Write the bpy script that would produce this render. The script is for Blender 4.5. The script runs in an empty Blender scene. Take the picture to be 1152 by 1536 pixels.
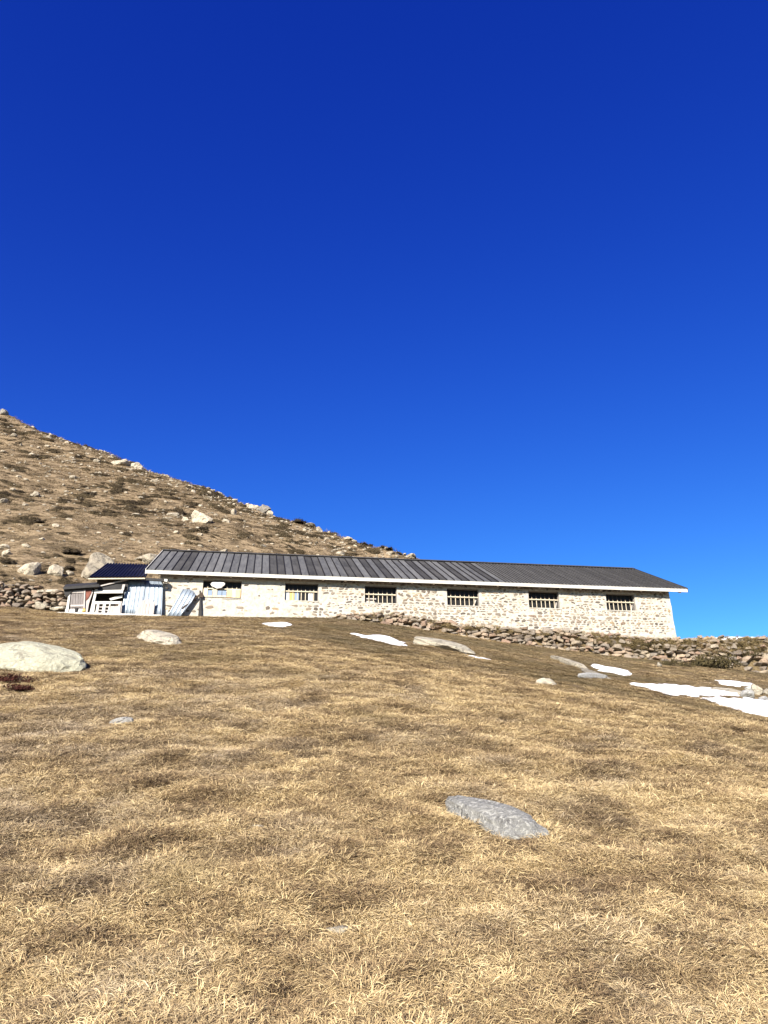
import bpy, bmesh, math, random
import numpy as np
from mathutils import Vector, Matrix, Euler, noise as mnoise

R = math.radians
random.seed(11)
rng = np.random.default_rng(11)
scene = bpy.context.scene
COL = scene.collection

# ------------------------------------------------------------------ camera
EYE = np.array([0.0, 0.0, 1.6])
PITCH, ROLL, FPX = R(22.0), R(-0.81), 1154.0          # focal length in photo pixels (1152 x 1536)
cam_d = bpy.data.cameras.new("camera")
cam = bpy.data.objects.new("camera", cam_d)
COL.objects.link(cam)
cam_d.sensor_fit = 'VERTICAL'
cam_d.sensor_height = 36.0
cam_d.lens = 36.0 * FPX / 1536.0
cam_d.clip_start, cam_d.clip_end = 0.05, 3000
cam.matrix_world = Matrix.Translation(Vector(EYE)) @ Matrix.Rotation(math.pi / 2 + PITCH, 4, 'X') @ Matrix.Rotation(ROLL, 4, 'Z')
scene.camera = cam

# ------------------------------------------------------------------ sky, sun, exposure
SUN_AZ, SUN_EL = R(197.0), R(25.0)                    # azimuth clockwise from +Y
world = bpy.data.worlds.new("World")
scene.world = world
world.use_nodes = True
wn = world.node_tree
bg = wn.nodes["Background"]
sky = wn.nodes.new("ShaderNodeTexSky")
sky.sky_type = 'NISHITA'
sky.sun_disc = False
sky.sun_elevation = SUN_EL
sky.sun_rotation = SUN_AZ
sky.altitude = 2600
sky.air_density = 1.0
sky.dust_density = 0.15
sky.ozone_density = 3.0
hs = wn.nodes.new("ShaderNodeHueSaturation")
hs.inputs["Saturation"].default_value = 1.3
hs.inputs["Hue"].default_value = 0.5
wn.links.new(sky.outputs[0], hs.inputs["Color"])
sep = wn.nodes.new("ShaderNodeSeparateColor")
comb = wn.nodes.new("ShaderNodeCombineColor")
wn.links.new(hs.outputs[0], sep.inputs[0])
for ch, (gain, power) in enumerate([(1.015, 1.167), (0.525, 1.576), (1.35, 0.84)]):   # the camera's rendering of a deep alpine blue
    pw = wn.nodes.new("ShaderNodeMath"); pw.operation = 'POWER'
    ml = wn.nodes.new("ShaderNodeMath"); ml.operation = 'MULTIPLY'
    wn.links.new(sep.outputs[ch], pw.inputs[0])
    pw.inputs[1].default_value = power
    wn.links.new(pw.outputs[0], ml.inputs[0])
    ml.inputs[1].default_value = gain
    mn = wn.nodes.new("ShaderNodeMath"); mn.operation = 'MINIMUM'       # never brighter than the clear sky itself, blue apart
    wn.links.new(ml.outputs[0], mn.inputs[0])
    if ch < 2:
        wn.links.new(sep.outputs[ch], mn.inputs[1])
    else:
        mn.inputs[1].default_value = 40.0
    wn.links.new(mn.outputs[0], comb.inputs[ch])
wn.links.new(comb.outputs[0], bg.inputs["Color"])
bg.inputs["Strength"].default_value = 0.064
sun_d = bpy.data.lights.new("sun", 'SUN')
sun_d.energy = 5.0
sun_d.angle = R(0.5)
sun_d.color = (1.0, 0.93, 0.82)
sun = bpy.data.objects.new("sun", sun_d)
COL.objects.link(sun)
sv = Vector((math.sin(SUN_AZ) * math.cos(SUN_EL), math.cos(SUN_AZ) * math.cos(SUN_EL), math.sin(SUN_EL)))
sun.rotation_euler = sv.to_track_quat('Z', 'Y').to_euler()
vs = scene.view_settings
vs.view_transform, vs.look, vs.exposure, vs.gamma = 'Standard', 'None', 1.6, 1.0
vs.use_curve_mapping = False
scene.cycles.max_bounces = 5
scene.cycles.diffuse_bounces = 3

# ------------------------------------------------------------------ geometry of the place
PSI = R(9.54)
O = np.array([13.07, 34.31, 9.20])                     # right front corner of the barn at its base
U = np.array([math.cos(PSI), math.sin(PSI), 0.0])
N = np.array([-math.sin(PSI), math.cos(PSI), 0.0])


def ray(px, py):
    X, Y = px - 576.0, py - 768.0
    c, s = math.cos(ROLL), math.sin(ROLL)
    X, Y = c * X + s * Y, -s * X + c * Y
    d = np.array([X / FPX, 1.0, -Y / FPX])
    cp, sp = math.cos(PITCH), math.sin(PITCH)
    return np.array([d[0], cp * d[1] - sp * d[2], sp * d[1] + cp * d[2]])


def on_wall(px, py, n=0.0):
    """barn coordinates (u, z) of the point seen at a pixel on the upright plane n metres behind the barn front"""
    d = ray(px, py)
    t = (n + np.dot(O - EYE, N)) / np.dot(d, N)
    p = EYE + t * d
    return float(np.dot(p - O, U)), float(p[2] - O[2])


def at_y(px, py, y):
    d = ray(px, py)
    return EYE + d * (y / d[1])


def un(x, y):
    return (x - O[0]) * U[0] + (y - O[1]) * U[1], (x - O[0]) * N[0] + (y - O[1]) * N[1]


# ground in front: thin plate surface through measured points
WALL_N = -1.3
WALL_PROFILE = [(500, 924, 930), (560, 919, 937), (620, 926, 946), (700, 936, 959), (760, 941, 968), (830, 945, 977),
                (900, 951, 986), (960, 957, 992), (1010, 960, 997), (1060, 957, 1003), (1110, 956, 1010), (1190, 957, 1024), (1300, 960, 1040)]
wp_u, wp_top, wp_bot = [], [], []
for px, yt, yb in WALL_PROFILE:
    u, z = on_wall(px, yt, WALL_N)
    u2, z2 = on_wall(px, yb, WALL_N)
    wp_u.append(u); wp_top.append(z + O[2]); wp_bot.append(z2 + O[2])
wp_u, wp_top, wp_bot = map(np.array, (wp_u, wp_top, wp_bot))

PL_A, PL_B = 0.285, -0.075
ctrl = []
for px, py, y in [(240, 925, 29.2), (100, 921, 28.6), (0, 908, 29.5), (-150, 897, 29.5), (300, 925.5, 29.6), (420, 929, 31.0)]:
    ctrl.append(at_y(px, py, y))
for u, zb in zip(wp_u, wp_bot):
    p = O + u * U + (WALL_N - 0.45) * N
    ctrl.append(np.array([p[0], p[1], zb - 0.02]))
for px, py, y in [(400, 940, 21.5), (560, 984, 16.2), (760, 1012, 15.4), (950, 1046, 14.6), (1152, 1084, 13.4), (1300, 1112, 13.0),
                  (200, 940, 20.0), (0, 935, 19.0), (-200, 930, 18),
                  (700, 975, 24.5), (900, 1008, 24.0), (1060, 1034, 22.5), (1152, 1052, 19.5), (1130, 1018, 27.0), (1300, 1075, 19.5)]:
    ctrl.append(at_y(px, py, y))
for x in (-14, -6, 0, 6, 14):
    for y in (-10, 0, 4, 8):
        ctrl.append(np.array([x, y, PL_A * y + PL_B * x * min(1, max(0.0, y / 10)) * (1 if x > 0 else 0.6)]))
for x, y, z in [(-60, 25, 11.0), (-60, -10, -1.5), (60, 30, 1.5), (60, -10, -5), (-20, -30, -8.5), (20, -30, -9.0), (40, 30, 4.0), (-35, 28, 9.3)]:
    ctrl.append(np.array([x, y, z], float))
ctrl = np.array(ctrl)


def tps_fit(P, V, lam=0.02):
    n = len(P)
    d = np.linalg.norm(P[:, None] - P[None], axis=2)
    K = np.where(d > 0, d * d * np.log(d + 1e-9), 0) + lam * np.eye(n)
    Q = np.c_[np.ones(n), P]
    A = np.block([[K, Q], [Q.T, np.zeros((3, 3))]])
    return np.linalg.solve(A, np.r_[V, np.zeros(3)])


TP = ctrl[:, :2] / 10.0
TW = tps_fit(TP, ctrl[:, 2])


def tps(x, y):
    x, y = np.asarray(x, float) / 10, np.asarray(y, float) / 10
    out = TW[-3] + TW[-2] * x + TW[-1] * y
    for w, (a, b) in zip(TW[:-3], TP):
        r2 = (x - a) ** 2 + (y - b) ** 2
        out = out + w * 0.5 * r2 * np.log(r2 + 1e-12)
    return out


def sm(a, b, v):
    t = np.clip((v - a) / (b - a), 0, 1)
    return t * t * (3 - 2 * t)


# value noise on a lattice, vectorised
_perm = np.random.default_rng(5).random((256, 256))


def vnoise(x, y):
    xi, yi = np.floor(x).astype(int), np.floor(y).astype(int)
    fx, fy = x - xi, y - yi
    fx, fy = fx * fx * (3 - 2 * fx), fy * fy * (3 - 2 * fy)
    g = lambda a, b: _perm[a % 256, b % 256]
    return (g(xi, yi) * (1 - fx) + g(xi + 1, yi) * fx) * (1 - fy) + (g(xi, yi + 1) * (1 - fx) + g(xi + 1, yi + 1) * fx) * fy - 0.5


def fbm(x, y, o=4):
    s, a = 0, 1.0
    for k in range(o):
        s = s + a * vnoise(x * 2 ** k + 17.3 * k, y * 2 ** k + 9.1 * k)
        a *= 0.5
    return s


# the spur behind: a slope facing us, cut along its crest by the slope behind
CR_A = at_y(640, 840, 66.0)
CR_B = at_y(0, 620, 122.0)
crd = (CR_B - CR_A)[:2]
CR_L = np.linalg.norm(crd)
crd = crd / CR_L
crn = np.array([-crd[1], crd[0]])
if crn[1] < 0:
    crn = -crn                                        # away from the viewer


def crest_z(s):
    t = s / CR_L
    return CR_A[2] + (CR_B[2] - CR_A[2]) * t + 1.6 * np.sin(np.clip(t, 0, 1) * math.pi) * -0.5


def ground_z(x, y, detail=True):
    x, y = np.asarray(x, float), np.asarray(y, float)
    u, n = un(x, y)
    front = tps(x, np.minimum(y, 45.0))
    top = np.interp(u, wp_u, wp_top) - 0.06
    top = np.where(u < wp_u[0], front, top)
    lift = sm(WALL_N - 0.05, WALL_N + 0.25, n) * sm(wp_u[0] - 0.4, wp_u[0] + 0.5, u)
    base_line = np.interp(u, [-60, -26, -21, -12, -6, 0, 3, 30], [9.6, 8.7, 8.75, 9.15, 9.2, 9.1, 8.85, 8.6])
    terr = np.minimum(top, base_line + 0.05)
    terr = np.where(n > 0.5, terr + (base_line - terr) * sm(0.5, 4, n), terr)
    terr = terr - np.maximum(n - 12, 0) * 0.02
    back = sm(-0.3, 1.5, n)
    z = front * (1 - lift) + terr * lift
    z = z * (1 - back) + np.where(u < wp_u[0] - 0.5, base_line, terr) * back
    # hillside
    s = (x - CR_A[0]) * crd[0] + (y - CR_A[1]) * crd[1]
    v = (x - CR_A[0]) * crn[0] + (y - CR_A[1]) * crn[1]
    cz = crest_z(s)
    # near face: from the foot line up to the crest
    foot = np.interp(u, [-80, -24, -20, -12, 0, 12], [1.5, 3.0, 5.5, 10.5, 14.0, 22.0])
    fx = np.maximum(n - foot, 0)
    depth_c = np.maximum(n - v * 0, 1e-3)
    # distance from foot to crest along +n through this point: solve for v = 0
    vn = crn[0] * N[0] + crn[1] * N[1]
    n_c = n - v / vn
    xc, yc = x - (v / vn) * N[0], y - (v / vn) * N[1]
    sc = (xc - CR_A[0]) * crd[0] + (yc - CR_A[1]) * crd[1]
    zc = crest_z(sc)
    zf = np.interp(u, [-60, -26, -21, -12, -6, 0, 3, 30], [9.6, 8.7, 8.75, 9.15, 9.2, 9.1, 8.85, 8.6])
    span = np.maximum(n_c - foot, 4.0)
    tt = fx / span
    face = zf + (zc - zf) * np.minimum(tt, 1.0) ** 1.0
    behind = zc - np.maximum(n - n_c, 0) * 0.45
    hill = np.where(n < n_c, face, behind)
    k = 0.6
    z = np.where((n > foot - 3) & (zc > zf + 0.3), np.where(n > foot, np.maximum(hill, z), z), z)
    z = np.where((n > 40) & (zc <= zf + 0.3), z - (n - 40) * 0.1, z)
    if detail:
        hm = sm(0, 12, n - foot) * sm(0, 2, zc - zf)
        z = z + hm * (0.9 * fbm(x / 11, y / 11, 4) + 0.25 * fbm(x / 2.3, y / 2.3, 3))
        near = 1 - sm(-3.5, -1.6, n)
        z = z + near * sm(2, 6, np.hypot(x, y)) * (0.05 * fbm(x / 3.1 + 4, y / 3.1, 3)) + near * 0.06 * fbm(x / 0.5, y / 0.5 + 3, 3)
    return z


def at(px, py, t0=2.0, t1=260.0):
    d = ray(px, py)
    ts = np.geomspace(t0, t1, 1400)
    P = EYE[None] + ts[:, None] * d[None]
    below = P[:, 2] < ground_z(P[:, 0], P[:, 1])
    i = int(np.argmax(below))
    if not below.any():
        return None
    a, b = ts[max(i - 1, 0)], ts[i]
    tt = np.linspace(a, b, 24)
    P = EYE[None] + tt[:, None] * d[None]
    below = P[:, 2] < ground_z(P[:, 0], P[:, 1])
    j = int(np.argmax(below)) if below.any() else 23
    return P[j]


# ------------------------------------------------------------------ material helpers
class NT:
    def __init__(self, name):
        self.m = bpy.data.materials.new(name)
        self.m.use_nodes = True
        self.t = self.m.node_tree
        self.b = self.t.nodes["Principled BSDF"]

    def n(self, typ, ins=None, **kw):
        nd = self.t.nodes.new(typ)
        for k, v in kw.items():
            setattr(nd, k, v)
        for k, v in (ins or {}).items():
            if isinstance(v, bpy.types.NodeSocket):
                self.t.links.new(v, nd.inputs[k])
            else:
                nd.inputs[k].default_value = v
        return nd

    def link(self, a, b):
        self.t.links.new(a, b)

    def set(self, **kw):
        for k, v in kw.items():
            k = k.replace('_', ' ')
            if isinstance(v, bpy.types.NodeSocket):
                self.t.links.new(v, self.b.inputs[k])
            else:
                self.b.inputs[k].default_value = v

    def pos(self, scale=(1, 1, 1), obj=False):
        tc = self.n("ShaderNodeTexCoord") if obj else self.n("ShaderNodeNewGeometry")
        return self.n("ShaderNodeMapping", {"Vector": tc.outputs["Object" if obj else "Position"], "Scale": scale}).outputs[0]

    def noise(self, vec, scale, detail=4, rough=0.6):
        return self.n("ShaderNodeTexNoise", {"Vector": vec, "Scale": scale, "Detail": detail, "Roughness": rough}).outputs["Fac"]

    def ramp(self, fac, stops):
        r = self.n("ShaderNodeValToRGB", {"Fac": fac})
        el = r.color_ramp.elements
        while len(el) < len(stops):
            el.new(0.5)
        for e, (p, c) in zip(el, stops):
            e.position = p
            e.color = (*c, 1) if len(c) == 3 else c
        return r.outputs[0]

    def mix(self, fac, a, b, mode='MIX'):
        nd = self.n("ShaderNodeMix", data_type='RGBA', blend_type=mode)
        for s, v in ((nd.inputs[0], fac), (nd.inputs[6], a), (nd.inputs[7], b)):
            if isinstance(v, bpy.types.NodeSocket):
                self.t.links.new(v, s)
            else:
                s.default_value = v if not isinstance(v, tuple) else (*v, 1)
        return nd.outputs[2]

    def math(self, op, a, b=0.0):
        nd = self.n("ShaderNodeMath", operation=op)
        for s, v in zip(nd.inputs, (a, b)):
            if isinstance(v, bpy.types.NodeSocket):
                self.t.links.new(v, s)
            else:
                s.default_value = v
        return nd.outputs[0]

    def bump(self, h, strength=0.5, dist=0.02):
        self.link(self.n("ShaderNodeBump", {"Height": h, "Strength": strength, "Distance": dist}).outputs[0], self.b.inputs["Normal"])


def simple(name, col, rough=0.8, var=0.25, scale=6.0, metallic=0.0, stretch=(1, 1, 1), bump=0.3, spec=0.3):
    k = NT(name)
    v = k.pos(stretch, obj=True)
    f = k.noise(v, scale, 5, 0.65)
    lo = tuple(c * (1 - var) for c in col)
    hi = tuple(min(1, c * (1 + var)) for c in col)
    k.set(Base_Color=k.ramp(f, [(0.3, lo), (0.7, hi)]), Roughness=rough, Metallic=metallic, Specular_IOR_Level=spec)
    if bump:
        k.bump(f, bump, 0.01)
    return k.m


# ------------------------------------------------------------------ mesh helpers
def mesh_obj(name, verts, faces, mat, parent=None, smooth=False):
    me = bpy.data.meshes.new(name)
    me.from_pydata([tuple(map(float, v)) for v in verts], [], faces)
    me.update()
    if mat:
        me.materials.append(mat)
    if smooth:
        me.polygons.foreach_set("use_smooth", [True] * len(me.polygons))
    return link(name, me, parent)


def link(name, me, parent=None):
    o = bpy.data.objects.new(name, me)
    COL.objects.link(o)
    if parent is not None:
        o.parent = parent
    return o


def tag(o, label=None, cat=None, group=None, kind=None):
    if label: o["label"] = label
    if cat: o["category"] = cat
    if group: o["group"] = group
    if kind: o["kind"] = kind
    return o


def empty(name, loc=(0, 0, 0), rz=0.0, label=None, cat=None, group=None):
    o = bpy.data.objects.new(name, None)
    o.empty_display_size = 0.2
    COL.objects.link(o)
    o.location = loc
    o.rotation_euler = (0, 0, rz)
    return tag(o, label, cat, group)


class MB:
    """collects polygons"""
    def __init__(self):
        self.v, self.f = [], []

    def add(self, vs, fs):
        k = len(self.v)
        self.v += [tuple(map(float, p)) for p in vs]
        self.f += [tuple(i + k for i in f) for f in fs]

    def box(self, a, b):
        (x0, y0, z0), (x1, y1, z1) = a, b
        self.add([(x0, y0, z0), (x1, y0, z0), (x1, y1, z0), (x0, y1, z0), (x0, y0, z1), (x1, y0, z1), (x1, y1, z1), (x0, y1, z1)],
                 [(3, 2, 1, 0), (4, 5, 6, 7), (0, 1, 5, 4), (1, 2, 6, 5), (2, 3, 7, 6), (3, 0, 4, 7)])

    def prism(self, poly, y0, y1):
        """polygon in (x, z), extruded in y (y0 front)"""
        n = len(poly)
        area = sum(poly[i][0] * poly[(i + 1) % n][1] - poly[(i + 1) % n][0] * poly[i][1] for i in range(n))
        if area < 0:
            poly = poly[::-1]
        vs = [(x, y0, z) for x, z in poly] + [(x, y1, z) for x, z in poly]
        fs = [tuple(range(n)), tuple(range(2 * n - 1, n - 1, -1))]
        fs += [((i + 1) % n, i, i + n, (i + 1) % n + n) for i in range(n)]
        self.add(vs, fs)

    def bar(self, p, q, w, t):
        """square bar from p to q, w wide (in the x-z plane), t thick (y)"""
        p, q = np.array(p, float), np.array(q, float)
        d = q - p
        d /= np.linalg.norm(d)
        yy = np.array([0, 1.0, 0])
        if abs(d[1]) > 0.9: yy = np.array([1.0, 0, 0])
        sidev = np.cross(d, yy); sidev /= np.linalg.norm(sidev)
        yv = np.cross(sidev, d)
        c = []
        for base in (p, q):
            for a, b in ((-1, -1), (1, -1), (1, 1), (-1, 1)):
                c.append(base + sidev * a * w / 2 + yv * b * t / 2)
        self.add(c, [(3, 2, 1, 0), (4, 5, 6, 7), (0, 1, 5, 4), (1, 2, 6, 5), (2, 3, 7, 6), (3, 0, 4, 7)])

    def build(self, name, mat, parent=None, bevel=0.0):
        me = bpy.data.meshes.new(name)
        me.from_pydata(self.v, [], self.f)
        bm = bmesh.new(); bm.from_mesh(me)
        bmesh.ops.recalc_face_normals(bm, faces=bm.faces)
        if bevel:
            bmesh.ops.bevel(bm, geom=list(bm.edges), offset=bevel, segments=1, affect='EDGES', clamp_overlap=True)
        bm.to_mesh(me); bm.free()
        me.materials.append(mat)
        return link(name, me, parent)


def hull_stone(name, mat, seed, sharp=1.0):
    """an angular stone, unit box sized, about 30 triangles"""
    r = random.Random(seed)
    bm = bmesh.new()
    for i in range(15):
        p = Vector((r.uniform(-1, 1), r.uniform(-1, 1), r.uniform(-1, 1)))
        m = max(abs(p.x), abs(p.y), abs(p.z))
        p = p / m * r.uniform(0.8, 1.0)
        p = p.lerp(p.normalized() * 1.05, 0.25)
        bm.verts.new((p.x * 0.5, p.y * 0.5, p.z * 0.5))
    res = bmesh.ops.convex_hull(bm, input=bm.verts)
    bmesh.ops.delete(bm, geom=[e for e in res["geom_interior"] if isinstance(e, bmesh.types.BMVert)], context='VERTS')
    bmesh.ops.recalc_face_normals(bm, faces=bm.faces)
    me = bpy.data.meshes.new(name)
    bm.to_mesh(me); bm.free()
    me.materials.append(mat)
    return me


def boulder_mesh(name, mat, seed, sub=3, cuts=7, rough=0.16, layered=0.0, boxy=0.12):
    r = random.Random(seed)
    bm = bmesh.new()
    bmesh.ops.create_icosphere(bm, subdivisions=sub, radius=1.0)
    planes = []
    for i in range(cuts):
        n = Vector((r.gauss(0, 1), r.gauss(0, 1), r.gauss(0, 1))).normalized()
        planes.append((n, r.uniform(0.42, 0.8)))
    off = Vector((r.uniform(-50, 50), r.uniform(-50, 50), r.uniform(-50, 50)))
    for v in bm.verts:
        p = v.co.copy()
        m = max(abs(p.x), abs(p.y), abs(p.z))
        p = p.lerp(p / m * 0.85, boxy)
        for n, d in planes:
            k = p.dot(n) - d
            if k > 0:
                p -= n * k * 0.96
        f = mnoise.fractal(p * 1.6 + off, 0.9, 2.0, 4)
        p += p.normalized() * f * rough
        f2 = mnoise.noise(p * 6 + off)
        p += p.normalized() * f2 * rough * 0.3
        if layered:
            q = (p.z * 1.0 + p.x * 0.25) * 4.0
            fr = q - math.floor(q)
            if fr < 0.22:
                p.x *= 1 - layered; p.y *= 1 - layered
        v.co = p
    me = bpy.data.meshes.new(name)
    bm.to_mesh(me); bm.free()
    me.materials.append(mat)
    me.polygons.foreach_set("use_smooth", [False] * len(me.polygons))
    return me

# ------------------------------------------------------------------ materials
def ground_material():
    k = NT("dry_turf")
    p = k.pos()
    big = k.noise(p, 0.22, 4, 0.6)
    mid = k.noise(p, 1.3, 5, 0.65)
    fine = k.noise(p, 14.0, 6, 0.75)
    straw = k.ramp(fine, [(0.25, (0.05, 0.033, 0.018)), (0.5, (0.13, 0.09, 0.048)), (0.75, (0.27, 0.20, 0.11))])
    earth = k.ramp(fine, [(0.3, (0.04, 0.027, 0.016)), (0.7, (0.15, 0.105, 0.06))])
    c = k.mix(k.ramp(mid, [(0.38, (0, 0, 0)), (0.66, (1, 1, 1))]), straw, earth)
    at_ = k.n("ShaderNodeAttribute", attribute_name="moss")
    olive = k.ramp(fine, [(0.3, (0.055, 0.043, 0.022)), (0.7, (0.20, 0.155, 0.08))])
    c = k.mix(at_.outputs["Fac"], c, olive)
    hl = k.n("ShaderNodeAttribute", attribute_name="hill")
    hp = k.noise(p, 0.5, 6, 0.7)
    hp2 = k.noise(p, 3.0, 5, 0.7)
    hillc = k.ramp(hp2, [(0.28, (0.08, 0.057, 0.034)), (0.5, (0.19, 0.14, 0.084)), (0.72, (0.30, 0.23, 0.14))])
    hilld = k.ramp(hp2, [(0.3, (0.04, 0.03, 0.018)), (0.7, (0.13, 0.095, 0.055))])
    hc = k.mix(k.ramp(hp, [(0.46, (0, 0, 0)), (0.58, (1, 1, 1))]), hillc, hilld)
    c = k.mix(hl.outputs["Fac"], c, hc)
    k.set(Base_Color=c, Roughness=0.95, Specular_IOR_Level=0.1)
    k.bump(k.math('ADD', fine, k.math('MULTIPLY', mid, 1.5)), 0.9, 0.06)
    return k.m


def rock_material(name, base, dark, lichen, lich_amt=0.45, scale=1.0, cracks=0.8):
    k = NT(name)
    p = k.pos()
    info = k.n("ShaderNodeObjectInfo")
    off = k.n("ShaderNodeVectorMath", {0: p, 1: k.n("ShaderNodeCombineXYZ", {0: k.math('MULTIPLY', info.outputs["Random"], 40.0)}).outputs[0]}, operation='ADD').outputs[0]
    a = k.noise(off, 2.2 * scale, 6, 0.7)
    b = k.noise(off, 9.0 * scale, 6, 0.7)
    c = k.noise(off, 30.0 * scale, 4, 0.7)
    col = k.ramp(a, [(0.3, dark), (0.48, base), (0.72, tuple(min(1, v * 1.2) for v in base))])
    col = k.mix(k.ramp(b, [(0.5, (0, 0, 0)), (0.5 + 0.25 * (1.2 - lich_amt), (1, 1, 1))]), col, lichen)
    col = k.mix(k.ramp(c, [(0.58, (0, 0, 0)), (0.72, (0.75, 0.75, 0.75))]), col, dark)
    wv = k.n("ShaderNodeVectorMath", {0: off, 1: k.n("ShaderNodeTexNoise", {"Vector": off, "Scale": 3.0, "Detail": 4.0}).outputs["Color"]}, operation='ADD').outputs[0]
    vo = k.n("ShaderNodeTexVoronoi", {"Vector": wv, "Scale": 1.6}, feature='DISTANCE_TO_EDGE').outputs["Distance"]
    crack = k.ramp(vo, [(0.0, (cracks,) * 3), (0.016, (0, 0, 0))])
    col = k.mix(crack, col, tuple(v * 0.5 for v in dark))
    hv = k.n("ShaderNodeHueSaturation", {"Color": col, "Value": k.math('ADD', k.math('MULTIPLY', info.outputs["Random"], 0.45), 0.78)}).outputs[0]
    k.set(Base_Color=hv, Roughness=0.9, Specular_IOR_Level=0.2)
    k.bump(k.math('SUBTRACT', k.math('ADD', k.math('ADD', b, a), k.math('MULTIPLY', c, 0.5)), crack), 0.9, 0.06)
    return k.m


def stone_material(name, stops):
    k = NT(name)
    info = k.n("ShaderNodeObjectInfo")
    p = k.pos(obj=True)
    f = k.noise(p, 3.5, 6, 0.7)
    g = k.noise(p, 14.0, 4, 0.7)
    col = k.ramp(info.outputs["Random"], stops)
    col = k.mix(k.ramp(f, [(0.35, (0, 0, 0)), (0.7, (0.55, 0.55, 0.55))]), col, (0.12, 0.1, 0.085))
    col = k.mix(k.ramp(g, [(0.52, (0, 0, 0)), (0.7, (0.5, 0.5, 0.5))]), col, (0.27, 0.245, 0.20))
    k.set(Base_Color=col, Roughness=0.9, Specular_IOR_Level=0.2)
    k.bump(k.math('ADD', f, g), 0.7, 0.1)
    return k.m


def plaster_material():
    k = NT("limewashed_mortar")
    p = k.pos(obj=True)
    a = k.noise(p, 1.1, 5, 0.65)
    b = k.noise(p, 7.0, 6, 0.7)
    c = k.noise(p, 26.0, 4, 0.7)
    col = k.ramp(b, [(0.3, (0.19, 0.172, 0.145)), (0.45, (0.29, 0.27, 0.232)), (0.7, (0.37, 0.35, 0.31))])
    col = k.mix(k.ramp(a, [(0.56, (0, 0, 0)), (0.75, (0.6, 0.6, 0.6))]), col, (0.33, 0.275, 0.205))
    col = k.mix(k.ramp(c, [(0.62, (0, 0, 0)), (0.75, (0.6, 0.6, 0.6))]), col, (0.22, 0.19, 0.15))
    sx = k.n("ShaderNodeSeparateXYZ", {0: p}).outputs[0]
    edge = k.math('ADD', sx, k.math('MULTIPLY', k.noise(p, 0.9, 4, 0.6), 5.0))       # whitewashed part at the left end
    wm = k.ramp(k.math('MULTIPLY', k.math('ADD', edge, 15.6), 0.5), [(0.0, (1, 1, 1)), (1.0, (0, 0, 0))])
    white = k.ramp(b, [(0.28, (0.16, 0.14, 0.115)), (0.43, (0.29, 0.27, 0.23)), (0.7, (0.38, 0.365, 0.33))])
    white = k.mix(k.ramp(a, [(0.58, (0, 0, 0)), (0.72, (0.6, 0.6, 0.6))]), white, (0.34, 0.27, 0.18))
    col = k.mix(wm, col, white)
    k.set(Base_Color=col, Roughness=0.95, Specular_IOR_Level=0.1)
    k.bump(k.math('ADD', b, k.math('MULTIPLY', c, 0.6)), 0.8, 0.03)
    return k.m


def panel_material(name, col, rough, metallic):
    k = NT(name)
    info = k.n("ShaderNodeObjectInfo")
    p = k.pos((1.0, 0.16, 0.16), obj=True)
    off = k.n("ShaderNodeVectorMath", {0: p, 1: k.n("ShaderNodeCombineXYZ", {0: k.math('MULTIPLY', info.outputs["Random"], 90.0)}).outputs[0]}, operation='ADD').outputs[0]
    f = k.noise(off, 6.0, 5, 0.7)
    q = k.noise(k.pos(obj=True), 0.8, 4, 0.6)
    c = k.ramp(f, [(0.3, tuple(v * 0.7 for v in col)), (0.7, tuple(v * 1.4 for v in col))])
    c = k.mix(k.ramp(q, [(0.5, (0, 0, 0)), (0.8, (0.3, 0.3, 0.3))]), c, (0.10, 0.095, 0.09))
    c = k.n("ShaderNodeHueSaturation", {"Color": c, "Value": k.math('ADD', k.math('MULTIPLY', info.outputs["Random"], 0.44), 0.78)}).outputs[0]
    k.set(Base_Color=c, Roughness=k.math('ADD', k.math('MULTIPLY', f, 0.25), rough - 0.1), Metallic=metallic, Specular_IOR_Level=0.12)
    k.bump(f, 0.15, 0.01)
    return k.m


def grass_material(name, stops, transl=0.15):
    k = NT(name)
    tone = k.n("ShaderNodeAttribute", attribute_name="tone")
    tint = k.n("ShaderNodeAttribute", attribute_name="tint", attribute_type='INSTANCER')
    moss = k.n("ShaderNodeAttribute", attribute_name="wet", attribute_type='INSTANCER')
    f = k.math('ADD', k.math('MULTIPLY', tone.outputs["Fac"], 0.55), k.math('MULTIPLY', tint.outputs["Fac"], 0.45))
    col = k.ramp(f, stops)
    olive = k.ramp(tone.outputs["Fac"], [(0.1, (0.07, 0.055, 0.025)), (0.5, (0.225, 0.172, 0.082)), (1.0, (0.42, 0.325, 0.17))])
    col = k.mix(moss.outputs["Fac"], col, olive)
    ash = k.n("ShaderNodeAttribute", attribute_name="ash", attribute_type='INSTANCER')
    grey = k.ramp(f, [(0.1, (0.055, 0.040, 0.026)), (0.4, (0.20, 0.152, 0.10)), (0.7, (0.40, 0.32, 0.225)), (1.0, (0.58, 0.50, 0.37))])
    col = k.mix(ash.outputs["Fac"], col, grey)
    k.set(Base_Color=col, Roughness=0.75, Specular_IOR_Level=0.1)
    tr = k.n("ShaderNodeBsdfTranslucent", {"Color": col})
    mx = k.n("ShaderNodeMixShader", {0: transl})
    k.link(k.b.outputs[0], mx.inputs[1]); k.link(tr.outputs[0], mx.inputs[2])
    k.link(mx.outputs[0], k.t.nodes["Material Output"].inputs[0])
    return k.m


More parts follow.
